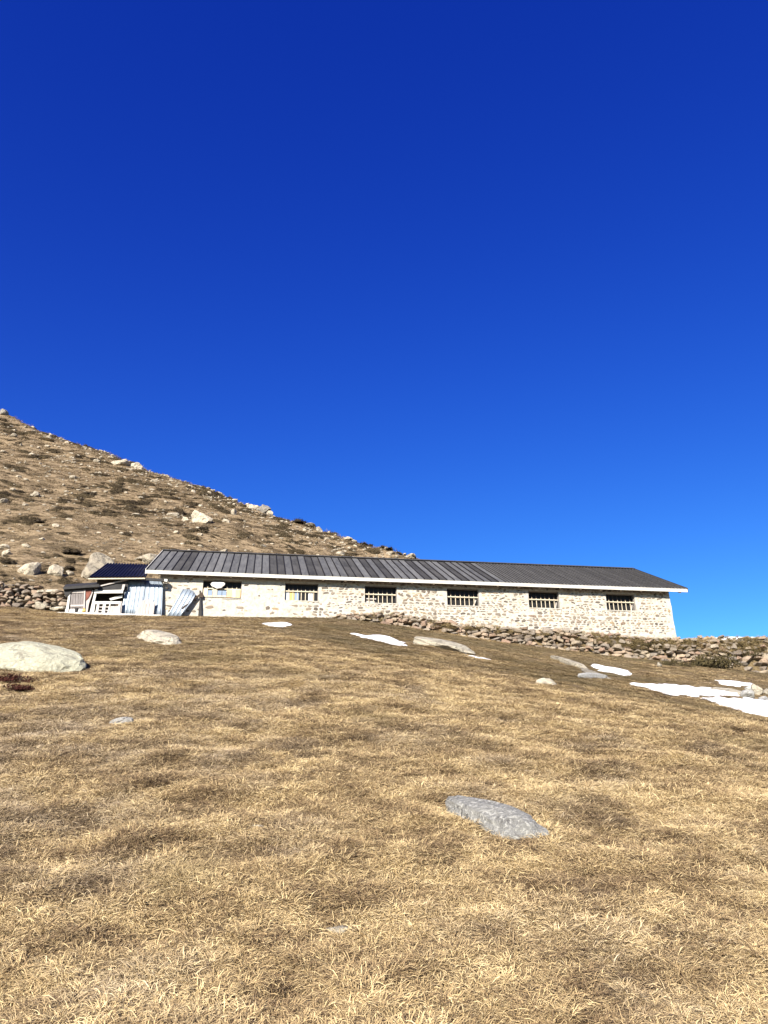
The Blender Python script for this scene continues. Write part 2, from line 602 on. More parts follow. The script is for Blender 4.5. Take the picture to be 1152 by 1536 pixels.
def snow_material():
    k = NT("old_snow")
    p = k.pos()
    f = k.noise(p, 5.0, 5, 0.6)
    g = k.noise(p, 40.0, 3, 0.6)
    k.set(Base_Color=k.ramp(f, [(0.25, (0.50, 0.50, 0.50)), (0.42, (0.70, 0.71, 0.73)), (0.6, (0.82, 0.82, 0.83))]), Roughness=0.6, Specular_IOR_Level=0.3)
    k.bump(k.math('ADD', f, k.math('MULTIPLY', g, 0.3)), 0.5, 0.05)
    return k.m


M_ground = ground_material()
M_rock = rock_material("pale_lichen_granite", (0.27, 0.24, 0.185), (0.11, 0.095, 0.075), (0.37, 0.345, 0.265), 0.5)
M_rockbig = rock_material("weathered_gneiss_dome", (0.32, 0.31, 0.235), (0.14, 0.125, 0.10), (0.45, 0.44, 0.33), 0.7, 2.0, 0.12)
M_greyrock = rock_material("grey_gneiss_slab", (0.29, 0.285, 0.265), (0.15, 0.145, 0.135), (0.50, 0.49, 0.45), 0.8, 3.2, 0.5)
M_dullrock = rock_material("dull_grey_rock", (0.22, 0.21, 0.19), (0.10, 0.095, 0.085), (0.34, 0.33, 0.30), 0.5, 3.0)
M_darkrock = rock_material("dark_skyline_gneiss", (0.17, 0.155, 0.135), (0.07, 0.062, 0.055), (0.26, 0.24, 0.2), 0.3)
M_hillrock = rock_material("pale_hill_granite", (0.285, 0.245, 0.185), (0.10, 0.085, 0.065), (0.37, 0.33, 0.25), 0.5)  # pale tone is the rock's own colour
STONE_STOPS = [(0.0, (0.16, 0.13, 0.105)), (0.2, (0.30, 0.24, 0.175)), (0.4, (0.25, 0.215, 0.18)), (0.6, (0.38, 0.31, 0.22)), (0.8, (0.28, 0.18, 0.125)), (1.0, (0.40, 0.34, 0.26))]
M_stone = stone_material("dry_stone", STONE_STOPS)
M_wallstone = stone_material("mortared_stone", [(0.0, (0.07, 0.06, 0.05)), (0.15, (0.14, 0.115, 0.092)), (0.32, (0.21, 0.175, 0.135)), (0.55, (0.29, 0.24, 0.18)), (0.75, (0.23, 0.165, 0.118)), (0.88, (0.33, 0.28, 0.22)), (1.0, (0.38, 0.27, 0.14))])
M_plaster = plaster_material()
M_panel = panel_material("dark_grey_roof_metal", (0.037, 0.036, 0.034), 0.7, 0.0)
M_panel_light = panel_material("sky_sheen_roof_metal", (0.078, 0.078, 0.076), 0.6, 0.0)  # lighter grey stands in for panels reflecting the sky
M_navy = panel_material("navy_sheet_metal", (0.006, 0.006, 0.013), 0.45, 0.2)
M_white = simple("white_painted_board", (0.38, 0.365, 0.33), 0.6, 0.12, 5, stretch=(0.4, 1, 3))
M_cream = simple("raw_cream_wood", (0.37, 0.32, 0.235), 0.75, 0.2, 8, stretch=(1, 1, 0.3))
M_yellow = simple("yellow_board", (0.45, 0.30, 0.09), 0.7, 0.12, 8)
M_greywood = simple("weathered_grey_planks", (0.14, 0.125, 0.12), 0.9, 0.4, 14, stretch=(3, 3, 0.25), bump=0.6)
M_palewood = simple("bleached_planks", (0.30, 0.27, 0.25), 0.9, 0.3, 12, stretch=(3, 3, 0.3), bump=0.6)
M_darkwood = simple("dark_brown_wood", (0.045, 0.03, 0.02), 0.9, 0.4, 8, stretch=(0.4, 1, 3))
M_tar = simple("black_tar_sheet", (0.018, 0.017, 0.017), 0.8, 0.4, 6)
M_rust = simple("rust_brown_panel", (0.13, 0.045, 0.03), 0.85, 0.35, 9)
M_zinc = simple("bluish_galvanised_sheet", (0.19, 0.225, 0.265), 0.45, 0.22, 4, metallic=0.25, stretch=(3, 1, 0.35), bump=0.1, spec=0.5)
M_sack = simple("white_sack", (0.50, 0.48, 0.46), 0.9, 0.1, 8, bump=0.6)
M_concrete = simple("pale_concrete", (0.40, 0.385, 0.36), 0.9, 0.2, 7)
M_soffit = simple("dark_rafters", (0.10, 0.075, 0.05), 0.9, 0.3, 8)
M_snow = snow_material()
k = NT("dusty_window_glass")
k.set(Base_Color=(0.012, 0.012, 0.012, 1), Roughness=0.35, Specular_IOR_Level=0.12)
M_glass = k.m
k = NT("whitened_glass")
k.set(Base_Color=(0.36, 0.37, 0.37, 1), Roughness=0.3, Specular_IOR_Level=0.5)
M_milk = k.m
k = NT("blue_grey_glass")
k.set(Base_Color=(0.16, 0.20, 0.26, 1), Roughness=0.15, Specular_IOR_Level=0.5)
M_blueglass = k.m
M_straw = grass_material("straw_blades", [(0.08, (0.05, 0.032, 0.018)), (0.25, (0.15, 0.10, 0.056)), (0.42, (0.335, 0.24, 0.125)), (0.62, (0.56, 0.43, 0.225)), (1.0, (0.74, 0.61, 0.365))])
M_hillgrass = grass_material("hill_straw", [(0.08, (0.05, 0.035, 0.02)), (0.35, (0.15, 0.108, 0.062)), (0.6, (0.27, 0.205, 0.12)), (1.0, (0.42, 0.335, 0.21))])
M_heath = grass_material("dark_heath_leaves", [(0.1, (0.022, 0.016, 0.010)), (0.5, (0.055, 0.041, 0.022)), (0.8, (0.10, 0.076, 0.042)), (1.0, (0.16, 0.12, 0.065))], 0.05)
M_redheath = grass_material("red_brown_heath", [(0.1, (0.022, 0.007, 0.005)), (0.6, (0.07, 0.022, 0.014)), (1.0, (0.15, 0.06, 0.035))], 0.1)
M_bush = grass_material("olive_twigs", [(0.1, (0.03, 0.025, 0.012)), (0.5, (0.09, 0.07, 0.03)), (1.0, (0.22, 0.17, 0.08))], 0.1)

# ------------------------------------------------------------------ ground
rs = np.concatenate([np.geomspace(0.5, 26, 290), np.linspace(26, 46, 190)[1:], np.geomspace(46, 420, 170)[1:]])
an = np.radians(np.concatenate([np.linspace(-40, 40, 450), np.linspace(40, 320, 110)[1:-1]]))
RR, AA = np.meshgrid(rs, an, indexing='ij')
GX, GY = RR * np.sin(AA), RR * np.cos(AA)
GZ = ground_z(GX, GY)
nr, na = RR.shape
gv = np.vstack([np.c_[GX.ravel(), GY.ravel(), GZ.ravel()], [[0, 0, float(ground_z(0.0, 0.0))]]])
ii, jj = np.meshgrid(np.arange(nr - 1), np.arange(na), indexing='ij')
j2 = (jj + 1) % na
quads = np.stack([(ii + 1) * na + jj, (ii + 1) * na + j2, ii * na + j2, ii * na + jj], -1).reshape(-1, 4)
faces = quads.tolist() + [((j + 1) % na, j, nr * na)[::-1] for j in range(na)]


def hill_mask(x, y):
    u, n = un(x, y)
    foot = np.interp(u, [-80, -24, -20, -12, 0, 12], [1.5, 3.0, 5.5, 10.5, 14.0, 22.0])
    return sm(-1.0, 3.0, n - foot)


BROW_X = np.array([at(px, py) for px, py in [(230, 934), (400, 944), (560, 990), (760, 1018), (950, 1050), (1140, 1085)]])


def moss_mask(x, y):
    """damp, darker turf between the brow of the slope and the stone wall"""
    u, n = un(x, y)
    bu, bn = un(BROW_X[:, 0], BROW_X[:, 1])
    o = np.argsort(bu)
    nb = np.interp(u, bu[o], bn[o])
    m = sm(-1.0, 3.0, n - nb + 2.2 * fbm(np.asarray(x) / 2.5, np.asarray(y) / 2.5, 3)) * sm(-22, -16, u)
    return np.clip(m * (0.45 + 0.9 * fbm(np.asarray(x) / 1.8 + 5, np.asarray(y) / 1.8, 3)), 0, 0.95) * (1 - hill_mask(x, y))


me = bpy.data.meshes.new("ground")
me.from_pydata(gv.tolist(), [], faces)
me.update()
me.materials.append(M_ground)
me.polygons.foreach_set("use_smooth", [True] * len(me.polygons))
for nm, fn in (("moss", moss_mask), ("hill", hill_mask)):
    a = me.attributes.new(nm, 'FLOAT', 'POINT')
    a.data.foreach_set("value", np.asarray(fn(gv[:, 0], gv[:, 1]), np.float32))
ground = link("ground", me)
tag(ground, "steep dry pasture running up to a rocky hillside", kind="structure")

KEEP_OUT = []                                          # (x, y, radius) discs free of grass


def normal_at(x, y, e=0.25):
    gx = (float(ground_z(x + e, y, False)) - float(ground_z(x - e, y, False))) / (2 * e)
    gy = (float(ground_z(x, y + e, False)) - float(ground_z(x, y - e, False))) / (2 * e)
    return Vector((-gx, -gy, 1)).normalized()


# ------------------------------------------------------------------ the barn
barn = empty("cattle_barn", O, PSI, "long low whitewashed stone barn with a dark ribbed metal roof and six barred windows", "barn")
M_warm = simple("warm_raw_planks", (0.40, 0.285, 0.165), 0.8, 0.25, 8, stretch=(1, 1, 0.3))
WIN = [(-20.95, -19.36), (-17.55, -16.14), (-14.14, -12.74), (-10.51, -9.07), (-6.79, -5.36), (-3.13, -1.73)]
WZ0, WZ1 = 1.155, 1.915
UL, UR, DEEP, TOPZ = -22.7, 0.0, 8.54, 2.30


def front_wall():
    xs = set(np.round(np.arange(UL, UR + 0.01, 0.12), 3).tolist()) | {UL, UR}
    for a, b in WIN:
        xs = {x for x in xs if abs(x - a) > 0.05 and abs(x - b) > 0.05} | {a, b}
    zs = set(np.round(np.arange(-1.6, TOPZ + 0.01, 0.12), 3).tolist()) | {TOPZ}
    zs = {z for z in zs if abs(z - WZ0) > 0.05 and abs(z - WZ1) > 0.05} | {WZ0, WZ1}
    xs, zs = sorted(xs), sorted(zs)
    idx, vs, fs = {}, [], []
    edge_x = {round(v, 4) for w in WIN for v in w}

    def vert(i, j):
        if (i, j) not in idx:
            x, z = xs[i], zs[j]
            dy = 0.035 * (mnoise.noise((x * 1.3, 3.1, z * 1.3))) + 0.02 * mnoise.noise((x * 4.5, 0.3, z * 4.5))
            batter = -0.03 * max(0.0, 1.2 - z)
            if x == UR: x += 0.02 * mnoise.noise((9.0, 1.0, z * 4))
            idx[(i, j)] = len(vs)
            vs.append((x, dy + batter, z))
        return idx[(i, j)]
    hole = lambda i, j: any(a - 1e-6 <= xs[i] and xs[i + 1] <= b + 1e-6 for a, b in WIN) and WZ0 - 1e-6 <= zs[j] and zs[j + 1] <= WZ1 + 1e-6
    for i in range(len(xs) - 1):
        for j in range(len(zs) - 1):
            if not hole(i, j):
                fs.append((vert(i, j), vert(i + 1, j), vert(i + 1, j + 1), vert(i, j + 1)))
    # reveals
    T = 0.34
    inner = {}

    def back(i, j):
        if (i, j) not in inner:
            inner[(i, j)] = len(vs)
            vs.append((xs[i], T, zs[j]))
        return inner[(i, j)]
    for i in range(len(xs) - 1):
        for j in range(len(zs) - 1):
            if hole(i, j):
                if not hole(i - 1, j): fs.append((vert(i, j), vert(i, j + 1), back(i, j + 1), back(i, j)))
                if not hole(i + 1, j): fs.append((vert(i + 1, j + 1), vert(i + 1, j), back(i + 1, j), back(i + 1, j + 1)))
                if not hole(i, j - 1): fs.append((vert(i + 1, j), vert(i, j), back(i, j), back(i + 1, j)))
                if not hole(i, j + 1): fs.append((vert(i, j + 1), vert(i + 1, j + 1), back(i + 1, j + 1), back(i, j + 1)))
    o = mesh_obj("wall", vs, fs, M_plaster, barn, smooth=False)
    return o


wall = front_wall()
SL = 2.42 / 4.65                                        # roof slope
RIDGE_N, EAVE_N, EAVE_Z = 4.27, -0.38, 2.17
roof_z = lambda n: EAVE_Z + (n - EAVE_N) * SL if n <= RIDGE_N else EAVE_Z + (2 * RIDGE_N - n - EAVE_N) * SL
m = MB()                                               # gables and rear
for u0, u1 in ((UL, UL + 0.34), (UR - 0.34, UR)):
    sgn = 0.004 if u0 == UL else -0.004
    pts = [(0.36, -1.6), (DEEP, -1.6), (DEEP, roof_z(DEEP) - 0.1), (RIDGE_N, roof_z(RIDGE_N) - 0.1), (0.36, roof_z(0.36) - 0.1)]
    a = [(u0 + sgn, p, z) for p, z in pts]; b = [(u1 + sgn, p, z) for p, z in pts]
    m.add(a + b, [tuple(range(5)), tuple(range(9, 4, -1))] + [((i + 1) % 5, i, i + 5, (i + 1) % 5 + 5) for i in range(5)])
    m.box((u0 + sgn, 0.10, -1.6), (u1 + sgn, 0.36, TOPZ - 0.02))
m.box((UL + 0.36, DEEP - 0.34, -1.6), (UR - 0.36, DEEP - 0.003, TOPZ - 0.05))
m.build("gable_wall", M_plaster, barn)
M_inside = simple("dark_barn_floor", (0.06, 0.05, 0.04), 0.95, 0.3)
m = MB(); m.box((UL + 0.4, 0.4, 0.02), (UR - 0.4, DEEP - 0.4, 0.1)); m.build("floor", M_inside, barn)

# stones showing through the limewash
def face_stone(name, mat, seed):
    """a stone bedded in mortar: irregular rounded outline, slightly domed face, unit box sized"""
    r = random.Random(seed)
    n = 9
    ph = r.uniform(0, 6.28)
    out = []
    for i in range(n):
        a = ph + 6.283 * i / n + r.uniform(-0.3, 0.3)
        c, s_ = math.cos(a), math.sin(a)
        q = (abs(c) ** 3.2 + abs(s_) ** 3.2) ** (-1 / 3.2) * r.uniform(0.31, 0.52)
        out.append((c * q, s_ * q))
    vs = [(x, 0.5, z) for x, z in out] + [(x, -0.30, z) for x, z in out] + [(x * 0.78, -0.5 + r.uniform(-0.06, 0.06), z * 0.74) for x, z in out] + [(0.0, -0.52, 0.0)]
    fs = []
    for i in range(n):
        j = (i + 1) % n
        fs += [(i, j, n + j, n + i), (n + i, n + j, 2 * n + j, 2 * n + i), (2 * n + i, 2 * n + j, 3 * n)]
    me = bpy.data.meshes.new(name)
    me.from_pydata(vs, [], fs); me.update(); me.materials.append(mat)
    return me


stone_pool = [face_stone("wall_stone", M_wallstone, 100 + i) for i in range(12)]
placed = []
r = random.Random(4)
zc = -0.6
while zc < 2.16:
    h0 = r.choice([0.06, 0.075, 0.09, 0.11, 0.14])
    u = UL + 0.25
    while u < UR - 0.1:
        w = h0 * r.uniform(1.1, 3.0)
        uc = u + w / 2
        u += w + r.uniform(0.012, 0.05)
        z = zc + h0 / 2 + 0.06 * mnoise.noise((uc * 0.9, zc * 2.0, 5.0)) + r.uniform(-0.012, 0.012)
        h = h0 * r.uniform(0.5, 1.15)
        pr = (0.34 if uc < -21.1 else 0.10 if z < 0.9 else 0.05) if uc < -17.6 else (0.35 if uc < -15.4 else 0.84 + 0.3 * mnoise.noise((uc * 0.6, z, 1.0)))
        if r.random() > pr or (z < -0.1 and uc < -7) or (z < 0.15 and uc < -16) or uc + w / 2 > UR - 0.05: continue
        if any(a - 0.02 < uc + w / 2 and uc - w / 2 < b + 0.02 and WZ0 - 0.03 < z + h / 2 and z - h / 2 < WZ1 + 0.02 for a, b in WIN): continue
        placed.append((uc, z, w, h))
    zc += h0 + r.uniform(0.008, 0.022)
placed.sort(key=lambda q: -q[2] * q[3])
lay = lambda u, z: 0.033 + 0.035 * mnoise.noise((u * 1.3, 3.1, z * 1.3)) + 0.02 * mnoise.noise((u * 4.5, 0.3, z * 4.5)) - 0.03 * max(0, 1.2 - z)
for u, z, w, h in placed[:296]:
    s = link("stone", r.choice(stone_pool), wall)
    s.location = (u, lay(u, z) + r.uniform(-0.004, 0.004), z)
    s.rotation_euler = (0, r.gauss(0, 0.16), 0)
    s.scale = (w * 1.12, 0.10, h * 1.22)
groups_ = [MB() for _ in range(5)]
for u, z, w, h in placed[296:]:
    src = r.choice(stone_pool)
    R3 = Euler((0, r.uniform(-0.25, 0.25), 0)).to_matrix()
    r.choice(groups_).add([R3 @ Vector((p.co.x * w * 1.1, p.co.y * 0.09, p.co.z * h * 1.2)) + Vector((u, lay(u, z), z)) for p in src.vertices], [tuple(p.vertices) for p in src.polygons])
small_mats = [simple("small_stone_" + nm, c_, 0.9, 0.35, 9) for nm, c_ in (("grey", (0.085, 0.075, 0.068)), ("tan", (0.20, 0.16, 0.115)), ("brown", (0.13, 0.098, 0.072)), ("pale", (0.25, 0.215, 0.165)), ("sand", (0.28, 0.23, 0.16)))]
for g_, mt in zip(groups_, small_mats):
    tag(g_.build("small_stones", mt, wall), kind="stuff")
print("wall stones", len(placed))
# the ledge of the footing at the right hand end
m = MB()
m.box((-5.6, -0.10, -0.9), (-0.01, 0.05, 0.055))
m.build("footing", M_plaster, wall, 0.015)

# windows
def window(i, a, b):
    fr = MB()
    t = 0.022
    y0, y1 = 0.10, 0.17
    fr.box((a + 0.004, y0, WZ0 + 0.003), (a + t, y1, WZ1 - 0.003)); fr.box((b - t, y0, WZ0 + 0.003), (b - 0.004, y1, WZ1 - 0.003))
    fr.box((a + t, y0 + 0.003, WZ0 + 0.003), (b - t, y1 - 0.003, WZ0 + t)); fr.box((a + t, y0 + 0.003, WZ1 - t), (b - t, y1 - 0.003, WZ1 - 0.003))
    w = fr.build("window", M_greywood, barn)
    zr = WZ0 + (0.40 if i > 1 else 0.42)
    m = MB(); m.box((a + t, 0.085, zr - 0.022), (b - t, 0.125, zr + 0.022)); m.build("rail", M_cream, w)
    nb = 7 if i > 1 else 8
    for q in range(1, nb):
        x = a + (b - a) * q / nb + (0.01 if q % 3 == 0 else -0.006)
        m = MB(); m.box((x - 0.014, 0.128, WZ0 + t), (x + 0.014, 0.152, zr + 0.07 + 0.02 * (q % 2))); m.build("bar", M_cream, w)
        m = MB(); m.box((x - 0.007, 0.133, zr + 0.095), (x + 0.007, 0.147, WZ1 - t)); m.build("bar", M_darkwood, w)  # upper bars thin and dark: the eave's shadow put into their colour
    if i > 1:
        m = MB(); m.box((a + 0.01, 0.24, WZ0 + 0.01), (b - 0.01, 0.246, WZ1 - 0.01)); p = m.build("pane", M_glass, w)
        # a pale board leaning behind the bars of some windows
        if i in (2, 3):
            m = MB()
            if i == 2: m.box((a + 0.06, 0.20, WZ0 + 0.05), (a + 0.46, 0.225, WZ0 + 0.13)); m.box((a + 0.06, 0.20, WZ0 + 0.2), (a + 0.52, 0.225, WZ0 + 0.25))
            else: m.bar((b - 0.22, 0.21, WZ0 + 0.03), (b - 0.08, 0.21, WZ0 + 0.36), 0.06, 0.02)
            m.build("board", M_palewood, w)
        else:
            m = MB(); m.bar((b - 0.14, 0.21, WZ0 + 0.03), (b - 0.07, 0.21, WZ0 + 0.33), 0.05, 0.02); m.build("board", M_palewood, w)
    elif i == 1:
        cells = [M_milk, M_yellow, M_blueglass, M_glass, M_glass, M_milk, M_glass]
        for q, mt in enumerate(cells):
            x0 = a + t + (b - a - 2 * t) * q / 7; x1 = a + t + (b - a - 2 * t) * (q + 1) / 7
            m = MB(); m.box((x0 + 0.005, 0.155, WZ0 + t), (x1 - 0.005, 0.165, zr - 0.02)); m.build("pane", mt, w)
        m = MB(); m.box((a + 0.02, 0.2, zr + 0.02), (b - 0.02, 0.21, WZ1 - 0.02)); m.build("pane", M_glass, w)
    else:
        xs = np.linspace(a + t, b - t, 9)
        for q in range(8):
            m = MB()
            if q in (1, 3, 4):
                m.box((xs[q] + 0.004, 0.05, WZ0 + 0.05), (xs[q + 1] - 0.004, 0.08, WZ0 + 0.12)); m.build("plank", M_cream, w)
                m = MB(); m.box((xs[q] + 0.01, 0.06, WZ0 + 0.12), (xs[q + 1] - 0.01, 0.07, WZ0 + 0.34)); m.build("pane", M_blueglass, w)
            else:
                m.box((xs[q] + 0.004, 0.05, WZ0 + 0.05), (xs[q + 1] - 0.004, 0.08, zr - 0.03)); m.build("plank", M_warm if q % 2 else M_cream, w)
        m = MB(); m.box((a + 0.02, 0.2, zr + 0.02), (b - 0.02, 0.21, WZ1 - 0.02)); m.build("pane", M_glass, w)
    # cracked sill, a little proud
    m = MB(); m.box((a - 0.02, -0.02, WZ0 - 0.05), (b + 0.02, 0.09, WZ0 - 0.004)); m.build("sill", M_plaster, w, 0.012)
    return w


for i, (a, b) in enumerate(WIN):
    window(i, a, b)

# roof: one object per metal panel on the sunny side
roof_u0, roof_u1 = -23.24, 0.70
m = MB()
th = 0.09
A = [(roof_u0 + 0.02, EAVE_N + 0.02, EAVE_Z - 0.02), (roof_u1 - 0.02, EAVE_N + 0.02, EAVE_Z - 0.02), (roof_u1 - 0.02, RIDGE_N, EAVE_Z - 0.02 + 4.65 * SL), (roof_u0 + 0.02, RIDGE_N, EAVE_Z - 0.02 + 4.65 * SL)]
B = [(x, y, z - th) for x, y, z in A]
m.add(A + B, [(0, 1, 2, 3), (7, 6, 5, 4), (0, 4, 5, 1), (1, 5, 6, 2), (2, 6, 7, 3), (3, 7, 4, 0)])
roof = m.build("roof", M_soffit, barn)
NP = 72
pw = (roof_u1 - roof_u0) / NP


def panel_mesh(mat, ribs):
    # profile across the panel (u, height): rib on its left, shallow crease in the pan
    prof = [(0.0, 0.0), (0.008, 0.032), (0.040, 0.032), (0.050, 0.003)]
    if ribs == 2:
        prof += [(pw * 0.5, 0.004), (pw * 0.5 + 0.006, 0.028), (pw * 0.5 + 0.036, 0.028), (pw * 0.5 + 0.044, 0.004)]
    prof += [(pw - 0.001, 0.0)]
    ln = 4.65
    vs = []
    for t in (0.0, 0.5, 1.0):
        for x, h in prof:
            vs.append((x, t * ln - h * SL * 0.9, t * ln * SL + h))
    n = len(prof)
    fs = []
    for q in range(2):
        fs += [(q * n + i, q * n + i + 1, (q + 1) * n + i + 1, (q + 1) * n + i) for i in range(n - 1)]
    # front lip
    k0 = len(vs)
    vs += [(x, -0.004, -0.03) for x, h in prof]
    fs += [(k0 + i, k0 + i + 1, i + 1, i) for i in range(n - 1)]
    me = bpy.data.meshes.new("roof_panel")
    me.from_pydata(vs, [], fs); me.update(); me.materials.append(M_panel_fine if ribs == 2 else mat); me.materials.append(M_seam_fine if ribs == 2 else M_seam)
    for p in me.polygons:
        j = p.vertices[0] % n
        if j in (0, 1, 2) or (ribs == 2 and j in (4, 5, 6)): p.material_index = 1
    return me


M_panel_fine = panel_material("mid_grey_roof_metal", (0.062, 0.060, 0.058), 0.7, 0.0)
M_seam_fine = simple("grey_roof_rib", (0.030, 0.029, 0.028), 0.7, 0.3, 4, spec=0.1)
M_seam = simple("dark_roof_seam", (0.012, 0.011, 0.011), 0.7, 0.3, 4, spec=0.1)  # ribs' own darker tone, deepened to carry their shadow lines
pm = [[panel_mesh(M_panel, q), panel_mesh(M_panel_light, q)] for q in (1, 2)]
r = random.Random(8)
for i in range(NP):
    frac = i / NP
    light = r.random() < 0.45
    if i in (1, 2, 5): light = True
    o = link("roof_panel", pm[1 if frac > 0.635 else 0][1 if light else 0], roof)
    o.location = (roof_u0 + i * pw, EAVE_N, EAVE_Z + r.uniform(-0.004, 0.004))
m = MB()
A = [(roof_u0, RIDGE_N, EAVE_Z + 4.65 * SL), (roof_u1, RIDGE_N, EAVE_Z + 4.65 * SL), (roof_u1, 2 * RIDGE_N - EAVE_N, EAVE_Z), (roof_u0, 2 * RIDGE_N - EAVE_N, EAVE_Z)]
B = [(x, y, z - 0.08) for x, y, z in A]
m.add(A + B, [(0, 1, 2, 3), (7, 6, 5, 4), (0, 4, 5, 1), (1, 5, 6, 2), (2, 6, 7, 3), (3, 7, 4, 0)])
m.build("rear_slope", M_panel, roof)
m = MB()
rz = EAVE_Z + 4.65 * SL
m.add([(roof_u0 - 0.01, RIDGE_N - 0.2, rz - 0.2 * SL + 0.062), (roof_u1 + 0.01, RIDGE_N - 0.2, rz - 0.2 * SL + 0.062), (roof_u1 + 0.01, RIDGE_N, rz + 0.07), (roof_u0 - 0.01, RIDGE_N, rz + 0.07),
       (roof_u1 + 0.01, RIDGE_N + 0.2, rz - 0.2 * SL + 0.05), (roof_u0 - 0.01, RIDGE_N + 0.2, rz - 0.2 * SL + 0.05)], [(0, 1, 2, 3), (3, 2, 4, 5)])
m.build("ridge_cap", M_panel, roof)
m = MB(); m.box((roof_u0, EAVE_N - 0.03, EAVE_Z - 0.185), (roof_u1, EAVE_N, EAVE_Z - 0.038)); m.build("fascia", M_white, roof, 0.006)
for u0, nm in ((roof_u0 - 0.025, "verge_board"), (roof_u1, "verge_board")):
    m = MB()
    A = [(u0, EAVE_N - 0.028, EAVE_Z - 0.198), (u0, RIDGE_N, EAVE_Z - 0.198 + 4.678 * SL), (u0, RIDGE_N, EAVE_Z + 4.678 * SL + 0.03), (u0, EAVE_N - 0.028, EAVE_Z + 0.02)]
    B = [(x + 0.025, y, z) for x, y, z in A]
    m.add(A + B, [(0, 1, 2, 3), (7, 6, 5, 4), (0, 4, 5, 1), (1, 5, 6, 2), (2, 6, 7, 3), (3, 7, 4, 0)])
    m.build(nm, M_panel if u0 > 0 else M_white, roof)
for i in range(25):                                    # rafter feet under the eave
    u = roof_u0 + 0.5 + i * 0.96
    m = MB()
    A = [(u, EAVE_N + 0.02, EAVE_Z - 0.125), (u + 0.09, EAVE_N + 0.02, EAVE_Z - 0.125), (u + 0.09, 0.3, EAVE_Z - 0.125 + (0.3 - EAVE_N) * SL), (u, 0.3, EAVE_Z - 0.125 + (0.3 - EAVE_N) * SL)]
    m.add(A + [(x, y, z - 0.1) for x, y, z in A], [(0, 1, 2, 3), (7, 6, 5, 4), (0, 4, 5, 1), (1, 5, 6, 2), (2, 6, 7, 3), (3, 7, 4, 0)])
    m.build("rafter", M_soffit, roof)


def poly(pts, n):
    return [on_wall(px, py, n) for px, py in pts]


def frame_thing(name, label, cat, group=None):
    """an empty at the foot of the barn front, turned with the barn"""
    return empty(name, O, PSI, label, cat, group)


def rebase(root):
    """moves an empty made at the barn's corner down to the foot of what it carries"""
    kids = [o for o in COL.objects if o.parent == root]
    pts = np.array([v.co[:] for o in kids if o.data for v in o.data.vertices])
    c = Vector(((pts[:, 0].min() + pts[:, 0].max()) / 2, (pts[:, 1].min() + pts[:, 1].max()) / 2, pts[:, 2].min()))
    for o in kids:
        o.location = Vector(o.location) - c
    root.location = Vector(root.location) + Matrix.Rotation(PSI, 3, 'Z') @ c


poly_at = poly
# white sack wedged in the first window
m = MB()
hp_ = [(315.6, 876.8), (317.5, 873.9), (321, 872.9), (326, 873.2), (331, 872.6), (336, 873.6), (338, 875.8), (336.8, 878.2), (334.8, 879.3), (332.6, 882.0), (329.2, 882.4), (325.6, 883.4), (322.6, 881.4), (318.5, 880.0)]
m.prism(poly_at(hp_, -0.03), -0.07, 0.02)
sack = m.build("hanging_sack", M_sack, None, 0.02)
sack.location = O
sack.rotation_euler = (0, 0, PSI)
tag(sack, "white cloth bundle hanging over the bars of the leftmost window", "sack")

# corrugated sheets
def corrugated(name, pts, n, mat, parent=None, pitch=0.150, amp=0.022, lean=0.0):
    """sheet inside a convex outline (pixels) on the plane n, ribs along its left edge"""
    P = np.array(poly(pts, n))
    z0, z1 = P[:, 1].min(), P[:, 1].max()
    c = P.mean(0)
    d = P[0] - P[-1]                                   # first minus last point: the ribs' direction
    d = d / np.linalg.norm(d)
    e = np.array([d[1], -d[0]])
    a, b = (P - c) @ e, (P - c) @ d
    cols = np.arange(a.min(), a.max() + 1e-6, pitch / 14)
    vs, fs = [], []
    for x in cols:
        lo, hi = 1e9, -1e9
        for i in range(len(P)):
            a0, a1, b0, b1 = a[i], a[(i + 1) % len(P)], b[i], b[(i + 1) % len(P)]
            if abs(a1 - a0) > 1e-9 and min(a0, a1) - 1e-6 <= x <= max(a0, a1) + 1e-6:
                q = b0 + (b1 - b0) * (x - a0) / (a1 - a0)
                lo, hi = min(lo, q), max(hi, q)
        if hi < lo: continue
        fr_ = (x / pitch) % 1.0
        y = amp * (1.6 if fr_ < 0.14 else (0.5 * math.sin((fr_ - 0.14) / 0.86 * math.pi) - 0.5))
        for q in np.linspace(lo, hi, 5):
            w = c + x * e + q * d
            vs.append((w[0], n + y - lean * (z1 - w[1]), w[1]))
    nc = len(vs) // 5
    for i in range(nc - 1):
        for j in range(4):
            fs.append((i * 5 + j, (i + 1) * 5 + j, (i + 1) * 5 + j + 1, i * 5 + j + 1))
    o = mesh_obj(name, vs, fs, mat, parent, smooth=True)
    sol = o.modifiers.new("thickness", 'SOLIDIFY'); sol.thickness = 0.006
    return o


screen = frame_thing("sheet_metal_screen", "bluish corrugated sheet screen closing the gap left of the barn wall", "screen")
r = random.Random(3)
edges_b = np.linspace(181, 242, 5); edges_t = np.linspace(191, 243.5, 5)
for i in range(4):
    o = corrugated("sheet", [(edges_t[i], 868 + i * 0.9), (edges_t[i + 1] + 1.2, 868.8 + i * 0.9), (edges_b[i + 1] + 1.2, 927), (edges_b[i], 927)], -0.16 - 0.012 * (i % 2), M_zinc, screen, lean=0.08)
m = MB(); m.bar((*[on_wall(190, 866.5, -0.55)[0]], -0.5, on_wall(190, 866.5, -0.55)[1]), (on_wall(246, 870, -0.55)[0], -0.5, on_wall(246, 870, -0.55)[1]), 0.10, 0.08)
m.build("top_beam", M_tar, screen)
rebase(screen)

